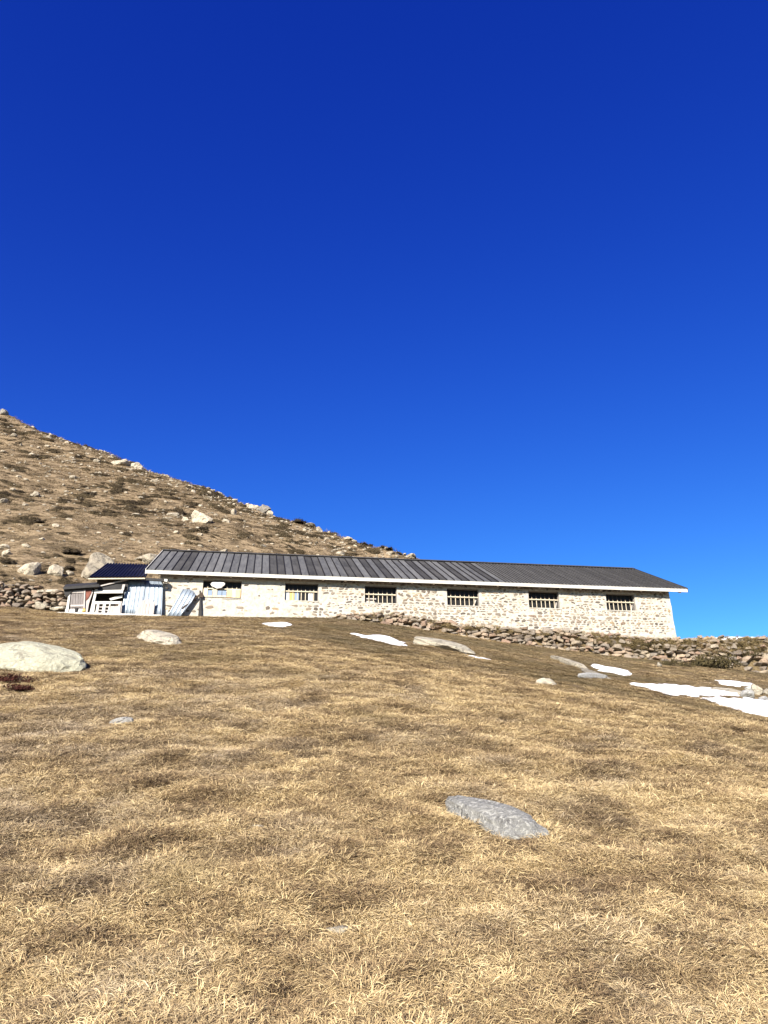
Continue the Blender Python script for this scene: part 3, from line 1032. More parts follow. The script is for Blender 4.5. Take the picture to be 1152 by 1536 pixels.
pile = frame_thing("rotten_plank_panel", "rounded rotten white plank panel leaning on the corrugated screen", "plank panel")
tops = [(205, 907), (208, 900), (212.5, 898), (217, 896.5), (221.5, 897.5), (226, 897), (229.5, 899)]
for i, (x, y) in enumerate(tops):
    m = MB(); u0, z0 = on_wall(x - 2.6 - 1.5, 927, -0.46); u1, z1 = on_wall(x - 2.6 + (1.5 if i < 3 else 0.5), y, -0.75)
    wd = 3.7 / 1154 * 33
    m.prism([(u0, z0), (u0 + wd, z0), (u1 + wd, z1), (u1 + wd * 0.5, z1 + r.uniform(-.02, .10)), (u1, z1 - 0.06)], -0.46 + 0.008 * (i % 2), -0.42 + 0.008 * (i % 2))
    m.build("plank", M_palewood, pile)
rebase(pile)

sheet2 = corrugated("leaning_metal_sheet", [(274, 883.5), (284, 884), (290, 886.5), (294, 892), (288, 903), (270, 927), (250, 927)], -0.22, M_zinc, None, lean=0.10)
sheet2.location = O; sheet2.rotation_euler = (0, 0, PSI)
tag(sheet2, "round-topped bluish corrugated sheet leaning on the white barn wall", "metal sheet")

pole = frame_thing("leaning_pole", "thin dark pole slanting across the white wall by the leaning metal sheet", "pole")
m = MB(); a_ = on_wall(273, 913, -0.3); b_ = on_wall(303, 889, -0.12)
m.bar((a_[0], -0.34, a_[1]), (b_[0], -0.10, b_[1]), 0.045, 0.045); m.build("shaft", M_darkwood, pole)
rebase(pole)
post = frame_thing("dark_gap_strip", "dark upright timber between the bare wall and the first window", "post")
m = MB(); m.prism(poly([(299, 886), (301.5, 886), (302.5, 926), (297, 926), (299.5, 900)], -0.14), -0.16, -0.07); m.build("shade_strip", M_tar, post)  # black triangle stands in for a dark, shadowed gap
m = MB(); m.prism(poly([(300, 889), (304.5, 889), (304.5, 896), (300, 896)], -0.18), -0.20, -0.165); m.build("bracket", M_darkwood, post)
rebase(post)
blk = frame_thing("white_beam_end", "short white beam end jutting at the top right of the corrugated screen", "beam")
m = MB(); m.prism(poly([(241, 868.6), (251.5, 869.3), (251, 873.2), (245.5, 873.2), (245.5, 872), (241, 871.6)], -0.3), -0.36, -0.16); m.build("beam", M_white, blk)
rebase(blk)

# lean-to with the navy roof
lean = frame_thing("lean_to_shed", "open timber lean-to under a navy blue ribbed metal roof beside the barn", "shed")
n0, n1 = -0.55, 1.9
ea, eb = on_wall(133, 866, n0), on_wall(218, 865.3, n0)
ra, rb = on_wall(161, 845.5, n1), on_wall(228, 847.5, n1)
cols = 16
m = MB()
lrf = None
V = lambda t, s: (np.array([ea[0], n0, ea[1]]) * (1 - t) + np.array([eb[0], n0, eb[1]]) * t) * (1 - s) + (np.array([ra[0], n1, ra[1]]) * (1 - t) + np.array([rb[0], n1, rb[1]]) * t) * s
m.add([V(0, 0), V(1, 0), V(1, 1), V(0, 1)] + [V(0, 0) - [0, 0, .07], V(1, 0) - [0, 0, .07], V(1, 1) - [0, 0, .07], V(0, 1) - [0, 0, .07]],
      [(0, 1, 2, 3), (7, 6, 5, 4), (0, 4, 5, 1), (1, 5, 6, 2), (2, 6, 7, 3), (3, 7, 4, 0)])
lrf = m.build("roof", M_darkwood, lean)
for i in range(cols):
    t0, t1 = i / cols, (i + 1) / cols
    m = MB()
    h = np.array([0, -0.01, 0.045]); g = np.array([0, 0, 0.006])
    ts = [t0, t0 + 0.15 / cols, t0 + 0.45 / cols, t0 + 0.6 / cols, t1]
    hs_ = [g, h, h, g, g]
    vs = [V(t, -0.015) + q for t, q in zip(ts, hs_)] + [V(t, 1.0) + q for t, q in zip(ts, hs_)]
    m.add(vs, [(j, j + 1, j + 6, j + 5) for j in range(4)])
    m.build("roof_panel", M_navy, lrf)
m = MB(); m.bar(V(0, 0) + [0, -0.02, -0.075], V(1, 0) + [0, -0.02, -0.075], 0.045, 0.05); m.build("fascia", M_cream, lrf)
m = MB(); m.prism(poly([(146, 866), (190, 867), (190, 926), (146, 926)], 0.35), 0.35, 0.42); m.build("back_boards", M_darkwood, lean)
for i in range(5):                                     # dark boards high under the roof
    m = MB(); ya, yb = 866 + i * 3.1, 868.9 + i * 3.1
    m.prism(poly([(146 - i * .3, ya), (188, ya + 0.6), (188, yb + 0.6), (146 - i * .3, yb)], 0.05), 0.05 - 0.008 * (i % 2), 0.09); m.build("board", simple("tarry_board", (0.075, 0.05, 0.03), 0.9, 0.4, 7, stretch=(0.3, 1, 3)), lean)
m = MB(); A_ = on_wall(140, 884, -0.35); B_ = on_wall(192, 871, -0.35)
m.prism(poly([(140, 882), (192, 870.5), (192, 884.5), (141, 885)], -0.32), -0.34, -0.30); m.build("tarpaulin", M_tar, lean)
m = MB(); m.bar((A_[0], -0.38, A_[1] + 0.06), (B_[0], -0.38, B_[1] + 0.04), 0.05, 0.05); m.build("rafter", M_palewood, lean)
for pp in ([(143, 884), (146.5, 884), (137, 926), (133, 926)], [(184, 877), (188, 877), (184.5, 890), (181.5, 890)], [(180, 903), (183.5, 902), (181.5, 926), (177.5, 926)]):
    m = MB(); m.prism(poly(pp, -0.45), -0.49, -0.41); m.build("post", M_white if pp[0][0] < 181 and pp[0][0] != 180 else M_palewood, lean)
rebase(lean)

gate = frame_thing("white_gate", "white gate with a top rail and three dark slots closing the lean-to", "gate")
def gp(name, pts, n=-0.52, t=0.045, mat=M_white):
    m = MB(); m.prism(poly(pts, n), n, n + t); return m.build(name, mat, gate)
gp("top_rail", [(141.5, 885.5), (185, 884.5), (184, 889.6), (141, 890)])
gp("lower_rail", [(141, 902), (181, 902), (180.5, 905.8), (140, 906)])
gp("stile", [(139.5, 902), (143.4, 902), (140.5, 923), (136, 923)], -0.525)
gp("slat", [(145.5, 906), (149.0, 906), (146.5, 923), (142.0, 923)], -0.515)
gp("slat", [(154.5, 906), (158.8, 906), (156.6, 923), (151.6, 923)], -0.515)
gp("slat", [(164.0, 906), (165.8, 906), (163.0, 923), (160.0, 923)], -0.515)
for y in (909.5, 914.5, 919.0):
    gp("cross_slat", [(145, y), (172, y), (171.6, y + 1.8), (144.6, y + 1.8)], -0.49, 0.02, M_palewood)
gp("panel", [(166, 909), (178.5, 909), (177, 923.5), (163.5, 923.5)], -0.515, 0.03, M_palewood)
gp("stile", [(178.2, 904), (181.3, 904), (179, 923.5), (175.6, 923.5)], -0.53)
gp("bottom_rail", [(136, 921), (178, 921.6), (178, 924), (135, 923.8)], -0.53, 0.05)
rebase(gate)
brd = frame_thing("slanting_board", "loose white board slanting in the dark opening above the gate", "board")
m = MB(); m.prism(poly([(164, 898), (184, 892.5), (183.5, 896.5), (166, 901)], -0.3), -0.33, -0.29); m.build("plank", M_white, brd)
rebase(brd)

# low hut at the far left
hut = frame_thing("small_hut", "tiny low hut with a black tar roof and a grey plank door", "hut")
m = MB()
f0, f1 = -0.75, 1.2
c4 = [on_wall(95, 880.5, f0), on_wall(149, 876.5, f0), on_wall(149, 873, f1), on_wall(99, 876.5, f1)]
A = [(c4[0][0], f0, c4[0][1]), (c4[1][0], f0, c4[1][1]), (c4[2][0], f1, c4[2][1]), (c4[3][0], f1, c4[3][1])]
m.add(A + [(x, y, z - 0.10) for x, y, z in A], [(0, 1, 2, 3), (7, 6, 5, 4), (0, 4, 5, 1), (1, 5, 6, 2), (2, 6, 7, 3), (3, 7, 4, 0)])
m.build("roof", M_tar, hut)
m = MB(); m.prism(poly([(97, 884), (147, 880.5), (140, 926), (96, 926)], 0.0), -0.05, 1.0); m.build("wall", M_tar, hut)
def hp(name, pts, n, t, mat, par=hut):
    m = MB(); m.prism(poly(pts, n), n, n + t); return m.build(name, mat, par)
hp("eave_tarp", [(96, 881.5), (130, 880.0), (139, 879.5), (138, 884.5), (112, 885), (107, 888), (103, 893), (98.5, 896), (96.5, 890)], -0.62, 0.05, M_tar)
hp("post", [(103.2, 888.5), (105.8, 888.5), (102.0, 921), (97.5, 921)], -0.60, 0.08, M_white)
hp("post", [(125.8, 884), (128.2, 884), (127.0, 912), (124.8, 912)], -0.60, 0.08, M_palewood)
door = hp("door_frame", [(106, 886.5), (125.6, 885.5), (125.2, 889), (106, 889.5)], -0.58, 0.05, M_palewood)
dx = np.linspace(106, 125.4, 6)
dr = hp("door", [(105.6, 907.2), (124.8, 906.8), (124.6, 909.6), (105.2, 910)], -0.585, 0.03, M_palewood)
for i in range(5):
    hp("plank", [(dx[i], 888.8), (dx[i + 1] - 0.5, 888.6), (dx[i + 1] - 0.9, 913.5), (dx[i] - 0.6, 913.5)], -0.55 + 0.006 * (i % 2), 0.03, M_greywood, dr)
hp("rust_panel", [(128.3, 883.2), (136.6, 881.5), (136.8, 889), (132, 897.5), (128, 901)], -0.56, 0.03, M_rust)
hp("side_board", [(135.5, 890), (139.2, 884.5), (140, 886), (133.5, 905), (131, 920), (127, 920), (128, 903)], -0.53, 0.03, M_palewood)
hp("base_board", [(98, 913.6), (127, 913.3), (126.4, 922), (96.8, 922)], -0.545, 0.05, M_concrete)
rebase(hut)
st = boulder_mesh("yellow_block", M_yellow, 5, 2, 6, 0.1)
o = link("yellow_block", st); u_, z_ = on_wall(126.5, 915.5, -0.72); q = O + u_ * U - 0.74 * N
o.location = (q[0], q[1], O[2] + z_); o.scale = (0.11, 0.07, 0.10); o.rotation_euler = (0, 0, PSI)
tag(o, "yellowish block standing at the foot of the hut's rust panel", "block")
o = link("black_bucket", None)
COL.objects.unlink(o)
bm = bmesh.new(); bmesh.ops.create_cone(bm, cap_ends=True, segments=16, radius1=0.055, radius2=0.075, depth=0.15)
me = bpy.data.meshes.new("black_bucket"); bm.to_mesh(me); bm.free(); me.materials.append(M_tar)
o = link("black_bucket", me); u_, z_ = on_wall(115, 915.5, -0.75); q = O + u_ * U - 0.78 * N
o.location = (q[0], q[1], O[2] + z_)
tag(o, "small black bucket in front of the hut's plank door", "bucket")
slab = frame_thing("threshold_slab", "pale strip of concrete along the foot of the hut and the gate", "slab")
m = MB(); m.prism(poly([(88, 921.3), (140, 921.8), (182, 923.2), (243, 925.2), (243, 930), (88, 928)], -0.8), -1.15, -0.62); m.build("slab", M_concrete, slab, 0.02)
rebase(slab)

# ------------------------------------------------------------------ dry stone walls
dry_pool = [hull_stone("dry_stone", M_stone, 300 + i) for i in range(18)]


def dry_wall(name, label, n, tops, bots, us, seed, hgt=(0.10, 0.19), wid=(0.18, 0.48), back=None, miss=0.0, limit=298, jitter=0.03, fill_mat=M_stone):
    """courses of single stones on the plane n between a bottom and a top line (barn coordinates, z absolute)"""
    r = random.Random(seed)
    root = empty(name, O, PSI, label, "stone wall")
    # core of small rubble behind the faces
    v, f = [], []
    K = 60
    for i in range(K + 1):
        u = us[0] + (us[-1] - us[0]) * i / K
        zt, zb = np.interp(u, us, tops) - O[2], np.interp(u, us, bots) - O[2]
        v += [(u, n + 0.12, zb - 0.5), (u, n + 0.14, zt - 0.06), (u, n + 0.6, zt - 0.08), (u, n + 0.6, zb - 0.5)]
    for i in range(K):
        a = i * 4
        f += [(a, a + 4, a + 5, a + 1), (a + 1, a + 5, a + 6, a + 2), (a + 2, a + 6, a + 7, a + 3)]
    mesh_obj("rubble_core", v, f, M_core, root)
    spots = []
    u = us[0]
    zmin = float(min(bots)) - O[2]
    z = zmin - 0.1
    while z < max(tops) - O[2] + 0.1:
        h = r.uniform(*hgt)
        u = us[0] + r.uniform(-0.2, 0.1)
        while u < us[-1]:
            w = r.uniform(*wid) * r.choice([0.7, 1, 1, 1.25])
            uc = u + w / 2
            zt, zb = np.interp(uc, us, tops) - O[2], np.interp(uc, us, bots) - O[2]
            zc = z + h / 2 + 0.05 * math.sin(uc * 1.7 + z * 3) + r.uniform(-jitter, jitter)
            if zb - 0.02 < zc < zt + 0.03 and r.random() > miss:
                spots.append((uc, zc, w * r.uniform(0.95, 1.1), h * r.uniform(0.9, 1.2), zt))
            u += w * 0.9
        z += h * 0.86
    r.shuffle(spots)
    for q, (uc, zc, w, h, zt) in enumerate(spots[:limit]):
        s = link("stone", r.choice(dry_pool), root)
        s.location = (uc, n + r.uniform(-0.12, 0.06), zc)
        s.scale = (w * r.uniform(0.8, 1.15), r.uniform(0.26, 0.46), h * r.uniform(0.7, 1.4))
        s.rotation_euler = (r.uniform(-0.25, 0.25), r.gauss(0, 0.17), r.uniform(-0.5, 0.5))
    if len(spots) > limit:
        rest = MB()
        for (uc, zc, w, h, zt) in spots[limit:]:
            src = r.choice(dry_pool)
            R3 = Euler((r.uniform(-0.15, 0.15), r.uniform(-0.22, 0.22), r.uniform(-0.35, 0.35))).to_matrix()
            rest.add([R3 @ Vector((p.co.x * w, p.co.y * 0.34, p.co.z * h)) + Vector((uc, n, zc)) for p in src.vertices], [tuple(p.vertices) for p in src.polygons])
        tag(rest.build("small_stones", M_stone, root), kind="stuff")
    return root, len(spots)


M_core = simple("earth_and_rubble", (0.075, 0.055, 0.037), 0.95, 0.5, 9, bump=0.8)
sel = wp_u < 0.8
us1 = np.r_[wp_u[sel]]
wr, n1_ = dry_wall("dry_stone_terrace_wall", "long rough dry stone terrace wall along the foot of the barn", WALL_N, wp_top[sel], wp_bot[sel] , us1, 21, hgt=(0.10, 0.19), wid=(0.18, 0.5), miss=0.10, jitter=0.05)
us2 = np.r_[0.75, wp_u[~sel][wp_u[~sel] > 0.8], 12.0]
tp2 = np.interp(us2, wp_u, wp_top); bt2 = np.interp(us2, wp_u, wp_bot)
wr2, n2_ = dry_wall("tumbledown_stone_wall", "tumbledown overgrown stone wall running right from the barn corner", WALL_N, tp2, bt2, us2, 22, hgt=(0.13, 0.24), wid=(0.22, 0.6), miss=0.25, jitter=0.06)
# left wall
lw = [(-40, 868, 915), (0, 876, 914), (30, 878, 915), (60, 882, 918), (80, 884, 920), (97, 890, 922)]
lu = [on_wall(a, b, -0.2)[0] for a, b, c in lw]
lt = np.array([on_wall(a, b, -0.2)[1] for a, b, c in lw]) + O[2]
lb = np.array([on_wall(a, c, -0.2)[1] for a, b, c in lw]) + O[2]
wl, n3_ = dry_wall("ruined_stone_wall", "ruined dry stone wall beside the little hut on the left", -0.2, lt, lb, np.array(lu), 23, hgt=(0.09, 0.17), wid=(0.16, 0.4), miss=0.12, jitter=0.04)
print("wall stones", n1_, n2_, n3_)

# ------------------------------------------------------------------ rocks
def rock(px, py, w, h, label, name="boulder", seed=1, mat=M_hillrock, sub=3, sink=0.25, depth=0.9, rot=None, group=None, layered=0.0, mesh=None, cuts=7, rough=0.14):
    p = None
    yy = py
    while p is None:
        p = at(px, yy); yy += 1.5
    d = float(np.linalg.norm(p - EYE))
    W, H = w * d / FPX, h * d / FPX
    me = mesh or boulder_mesh(name, mat, seed, sub, cuts, rough, layered)
    o = link(name, me)
    r = random.Random(seed * 7 + int(px))
    o.scale = (W * 0.56, W * 0.5 * depth, H * 0.62)
    o.location = (p[0], p[1] + W * 0.25 * depth, float(ground_z(p[0], p[1])) + H * (0.5 - sink) )
    o.rotation_euler = (r.uniform(-.12, .12), r.uniform(-.12, .12), r.uniform(0, 6.28) if rot is None else rot)
    tag(o, label, "boulder" if w >= 16 else "rock", group)
    KEEP_OUT.append((p[0], p[1] + W * 0.25 * depth, W * 0.42))
    return o


def slab(a, b, half, high, label, seed, mat, name="boulder", sub=4, sink=0.0, cuts=6, rough=0.1, layered=0.0, boxy=0.2):
    """low rock outcrop lying along the line a-b (pixels), flush with the turf"""
    A, B = at(*a), at(*b)
    c = (A + B) / 2
    dv = Vector(B - A)
    L = dv.length
    nrm = normal_at(c[0], c[1], 0.5)
    xa = dv.normalized()
    ya = nrm.cross(xa).normalized()
    za = xa.cross(ya)
    o = link(name, boulder_mesh(name, mat, seed, sub, cuts, rough, layered, boxy=boxy))
    rotm = Matrix((xa, ya, za)).transposed()
    o.rotation_euler = rotm.to_euler()
    o.scale = (L * 0.53, half, high)
    o.location = Vector((c[0], c[1], float(ground_z(c[0], c[1])))) - za * sink
    tag(o, label, "boulder")
    for t in np.linspace(-0.42, 0.42, 6):
        q = c + np.array(xa) * L * t
        KEEP_OUT.append((q[0], q[1], half * 0.62))
    return o


slab((-30, 988), (121, 1004), 0.60, 0.34, "big pale lichen-covered dome of rock at the left edge of the slope", 137, M_rockbig, sink=0.02, cuts=0, rough=0.10, boxy=0.0)
slab((672, 1200), (806, 1256), 0.20, 0.15, "long grey slab lying flush in the dry grass of the slope", 36, M_greyrock, sink=0.035, cuts=2, rough=0.15)
slab((213, 950), (258, 967), 0.42, 0.19, "cracked pale slab in the turf below the corrugated screen", 33, M_rock, sink=0.02, layered=0.08)
slab((164, 1086), (201, 1082), 0.09, 0.06, "small grey rock poking out of the grass below the pale dome", 34, M_dullrock, sub=3)
slab((612, 962), (704, 982), 0.75, 0.30, "broad flat grey outcrop between two snow strips below the barn", 35, M_rock, sink=0.0)
slab((822, 985), (880, 1004), 0.22, 0.16, "narrow sloping grey slab edging the small snow patch", 36, M_rock, sink=0.0)
slab((862, 998), (930, 1024), 0.16, 0.12, "long tilted slab running down to the wide snow patch", 37, M_rock, sink=0.0)
slab((806, 1025), (834, 1026), 0.16, 0.12, "little pale rock on the brow of the slope below the terrace wall", 38, M_rock, sub=3)
slab((868, 1016), (912, 1019), 0.14, 0.11, "low grey rock just left of the wide snow patch", 39, M_greyrock, sub=3)
slab((1072, 1036), (1112, 1042), 0.5, 0.18, "flat brownish rock between the snow patches", 40, M_rock, sub=3)
slab((482, 1397), (524, 1397), 0.035, 0.025, "flat pale stone almost buried in the near grass", 41, M_rock, sub=3, name="stone")
slab((372, 1236), (402, 1242), 0.03, 0.02, "pale flake of stone in the grass left of the long grey slab", 42, M_rock, sub=3, name="stone")
for i, (px, py, w, h, lb) in enumerate([
        (1139, 1042, 16, 16, "round white-faced stone in the rock heap at the right edge"),
        (1124, 1048, 20, 12, "dark grey stone at the left of the rock heap by the snow"),
        (1150, 1054, 22, 10, "flat brown stone under the rock heap by the snow"),
        (1127, 1036, 16, 8, "thin flat stone lying on top of the rock heap by the snow"),
        (1152, 1042, 12, 9, "small grey stone right of the round white-faced stone")]):
    rock(px, py, w, h, lb, "stone" if w < 20 else "boulder", 60 + i, M_rock if i in (0, 4) else M_greyrock, 3, 0.1)
for (px, py, n_, sx, sy, sz, lb, sd) in [(73, 889.5, -0.12, 0.52, 0.34, 0.15, "big flat pale slab lying on top of the ruined stone wall", 67),
                                   (60, 909, -0.42, 0.26, 0.2, 0.2, "pale block at the foot of the ruined stone wall", 68),
                                   (86, 913, -0.45, 0.34, 0.22, 0.12, "flat pale stone between the ruined wall and the hut", 69)]:
    u_, z_ = on_wall(px, py, n_)
    q = O + u_ * U + n_ * N
    o = link("boulder", boulder_mesh("boulder", M_rock, sd, 3, 8, 0.12))
    o.location = (q[0], q[1], O[2] + z_); o.scale = (sx, sy, sz); o.rotation_euler = (0.05, -0.06, PSI)
    tag(o, lb, "boulder")
rock(990, 1000, 9, 7, "single pale stone on the turf below the barn's right corner", "stone", 66, M_rock, 2, 0.1)

H = [  # px, py(base), w, h, label
    (140, 868, 50, 46, "large pale slab-sided boulder behind the navy roofed lean-to"),
    (41, 861, 28, 24, "pointed pale boulder above the ruined stone wall"),
    (80, 864, 22, 20, "jagged whitish boulder left of the bush-topped rock"),
    (103, 863, 15, 9, "low pale rock with a dark juniper on top"),
    (208, 841, 17, 11, "pale boulder just left of the barn ridge end"),
    (224, 846, 28, 20, "wedge shaped pale boulder against the left roof verge"),
    (300, 783, 36, 24, "large layered boulder in the middle of the hillside"),
    (277, 782, 12, 8, "grey rock at the left foot of the layered boulder"),
    (258, 774, 16, 9, "whitish rock left of the layered boulder"),
    (178, 697, 30, 13, "broad pale boulder standing on the skyline at the left"),
    (201, 702, 19, 11, "smaller pale boulder right beside the broad skyline boulder"),
    (64, 660, 24, 7, "long pale slab on the upper skyline"),
    (394, 753, 27, 15, "dark jagged outcrop on the skyline in the middle of the ridge"),
    (380, 760, 21, 10, "yellowish boulder just below the jagged skyline outcrop"),
    (404, 758, 12, 9, "white rock at the right foot of the jagged skyline outcrop"),
    (50, 745, 13, 10, "white pyramid shaped rock in the left part of the hillside"),
    (3, 755, 14, 9, "whitish rock cut by the left edge of the hillside"),
    (338, 784, 14, 10, "roundish white rock right of the layered boulder"),
    (350, 772, 9, 11, "small upright grey stone above the roundish white rock"),
    (310, 748, 16, 7, "flat pale rock high above the layered boulder"),
    (478, 794, 12, 9, "squarish white rock above the middle of the barn roof"),
    (464, 775, 21, 6, "long pale slab on the skyline right of the jagged outcrop"),
    (524, 808, 15, 6, "flat pale rock near the right end of the ridge"),
    (587, 832, 17, 6, "low pale rock by the roof where the ridge comes down"),
    (616, 834, 15, 8, "last pale boulder on the skyline above the roof"),
    (336, 829, 15, 8, "white rock peeping over the barn roof left of centre"),
    (8, 832, 14, 10, "grey white rock at the left edge above the ruined wall"),
    (3, 622, 14, 10, "dark rock on the skyline at the left edge"),
]
for i, (px, py, w, h, lb) in enumerate(H):
    nm = "boulder" if w >= 16 else "rock"
    lay = 0.10 if i in (6, 12) else 0.0
    rock(px, py, w, h, lb, nm, 200 + i, M_darkrock if i in (12, 27) else M_hillrock, 3, 0.18, layered=lay, cuts=9 if i in (0, 1, 2) else 7)

NEAR = ["big slab-sided boulder", "pointed boulder", "jagged boulder", "bush-topped rock", "boulder by the barn ridge", "wedge shaped boulder", "layered boulder",
        "grey rock by the layered boulder", "whitish rock", "broad skyline boulder", "smaller skyline boulder", "upper skyline slab", "jagged skyline outcrop", "yellowish boulder",
        "white rock under the skyline outcrop", "pyramid shaped rock", "left edge rock", "roundish white rock", "small upright stone", "flat high rock", "squarish white rock",
        "long skyline slab", "flat right hand rock", "low rock by the roof", "last skyline boulder", "rock peeping over the roof", "rock above the ruined wall", "dark corner rock"]
rock_pool = [boulder_mesh("rock", M_hillrock, 400 + i, 2, 7, 0.16) for i in range(12)]
r = random.Random(31)
cnt = 0
crest_px = lambda px: np.interp(px, [0, 60, 120, 170, 210, 260, 310, 350, 390, 420, 470, 520, 570, 600, 640], [624, 657, 681, 696, 707, 723, 740, 747, 754, 766, 781, 803, 821, 832, 842])
taken = [(a, b, w) for a, b, w, h, l in H]
while cnt < 270:
    px = r.uniform(0, 625)
    top = crest_px(px)
    bot = 868 if px < 215 else np.interp(px, [215, 625], [832, 842])
    if bot - top < 6: continue
    if r.random() < 0.42:
        py = top + abs(r.gauss(0, 1)) * 9 + 2
    else:
        py = top + (bot - top) * r.random()
    if py > bot or (95 < px < 240 and py > 840): continue
    w = min(14, 3.6 + r.expovariate(0.40))
    if any(abs(px - a) < (w + c) * 0.55 and abs(py - b) < 8 for a, b, c in taken): continue
    if at(px, py) is None: continue
    taken.append((px, py, w))
    near_crest = py - top < 14
    k_ = min(range(len(H)), key=lambda q: (px - H[q][0]) ** 2 + (2.2 * (py - H[q][1])) ** 2)
    rock(px, py, w, w * r.uniform(0.35, 0.6), ("small pale rock along the skyline nearest the " if near_crest else "small pale rock on the brown hillside nearest the ") + NEAR[k_], "rock", 500 + cnt, mesh=r.choice(rock_pool), sink=0.2,
         group="small rocks along the skyline" if near_crest else "small rocks strewn over the hillside")
    cnt += 1

# ------------------------------------------------------------------ snow
def snow(pts, label, h=0.035, seed=0, res=0.10):
    W = np.array([at(px, py) for px, py in pts])
    poly_ = W[:, :2]
    x0, y0 = poly_.min(0) - 0.3; x1, y1 = poly_.max(0) + 0.3
    nx, ny = max(8, int((x1 - x0) / res)), max(8, int((y1 - y0) / res))
    nx, ny = min(nx, 140), min(ny, 140)
    X, Y = np.meshgrid(np.linspace(x0, x1, nx), np.linspace(y0, y1, ny), indexing='ij')
    ins = np.zeros(X.shape, bool)
    dist = np.full(X.shape, 1e9)
    for i in range(len(poly_)):
        a, b = poly_[i], poly_[(i + 1) % len(poly_)]
        cond = ((a[1] > Y) != (b[1] > Y))
        with np.errstate(divide='ignore', invalid='ignore'):
            xc = (b[0] - a[0]) * (Y - a[1]) / (b[1] - a[1] + 1e-12) + a[0]
        ins ^= cond & (X < xc)
        ab = b - a
        t = np.clip(((X - a[0]) * ab[0] + (Y - a[1]) * ab[1]) / (ab @ ab + 1e-9), 0, 1)
        dist = np.minimum(dist, np.hypot(X - a[0] - t * ab[0], Y - a[1] - t * ab[1]))
    sd = np.where(ins, dist, -dist) + 0.30 * fbm(X * 1.3 + seed, Y * 1.3, 4) + 0.16 * fbm(X * 6 + seed, Y * 6, 3) - 0.11
    top = np.clip(sd / 0.30, -1, 1)
    G = ground_z(X, Y)
    Z = G + np.where(top > 0, h * np.sqrt(np.clip(top, 0, 1)) + 0.02, 0.02 + 0.16 * top) + 0.012 * fbm(X * 3, Y * 3, 2)
    keep = sd > -0.32
    idx = -np.ones(X.shape, int)
    vs, fs = [], []
    for i in range(nx - 1):
        for j in range(ny - 1):
            q = [(i, j), (i + 1, j), (i + 1, j + 1), (i, j + 1)]
            if all(keep[p] for p in q):
                f = []
                for p in q:
                    if idx[p] < 0:
                        idx[p] = len(vs); vs.append((X[p], Y[p], Z[p]))
                    f.append(int(idx[p]))
                fs.append(tuple(f))
    if not fs: return None
    o = mesh_obj("snow_patch", vs, fs, M_snow, smooth=True)
    tag(o, label, "snow patch")
    SNOW.append((X, Y, sd, (x0, y0, x1, y1)))
    return o


SNOW = []
snow([(398, 936), (420, 933.5), (441, 936.5), (425, 939), (405, 938.5)], "tiny white snow strip in the turf near the second window", seed=1)
snow([(520, 949.5), (548, 952.5), (585, 956), (610, 965), (616, 969), (590, 968), (560, 961)], "narrow snow strip left of the broad flat grey outcrop", seed=2)
snow([(696, 981.5), (715, 985.5), (738, 989.5), (718, 988.5), (702, 985)], "thin sliver of snow right of the broad flat grey outcrop", seed=3)
snow([(884, 997), (905, 999), (930, 1003), (952, 1008), (940, 1014), (918, 1011), (900, 1007)], "small snow patch beside the narrow sloping slab", seed=4)
snow([(948, 1027), (990, 1027), (1050, 1030), (1080, 1035), (1120, 1038), (1105, 1044), (1065, 1045), (1020, 1046), (985, 1039)], "wide white snow patch above the brow of the slope", seed=5)
snow([(1050, 1047), (1090, 1047), (1130, 1050), (1175, 1058), (1190, 1080), (1150, 1077), (1110, 1068), (1075, 1058)], "bright snow patch cut by the right edge below the wide patch", seed=6)
snow([(1072, 1020), (1100, 1021), (1128, 1026), (1110, 1030), (1085, 1027)], "small snow patch above the wide one near the rock heap", seed=7)
# snow lying on the terrace behind the right hand wall
us_ = np.linspace(1.6, 13, 60)
vs, fs = [], []
for i, u in enumerate(us_):
    zt = float(np.interp(u, wp_u, wp_top)) + 0.17 + 0.09 * float(fbm(np.array(u * 0.9), np.array(2.0), 3))
    for n_, dz in ((-0.75, -0.4), (-0.55, 0.0), (0.3, 0.03), (1.4, 0.02), (1.7, -0.5)):
        p = O + u * U + n_ * N
        vs.append((p[0], p[1], zt + dz + 0.0))
for i in range(len(us_) - 1):
    for j in range(4):
        a = i * 5 + j
        fs.append((a, a + 5, a + 6, a + 1))
o = mesh_obj("snow_patch", vs, fs, M_snow, smooth=True)
tag(o, "long thin line of snow on top of the wall at the right horizon", "snow patch")


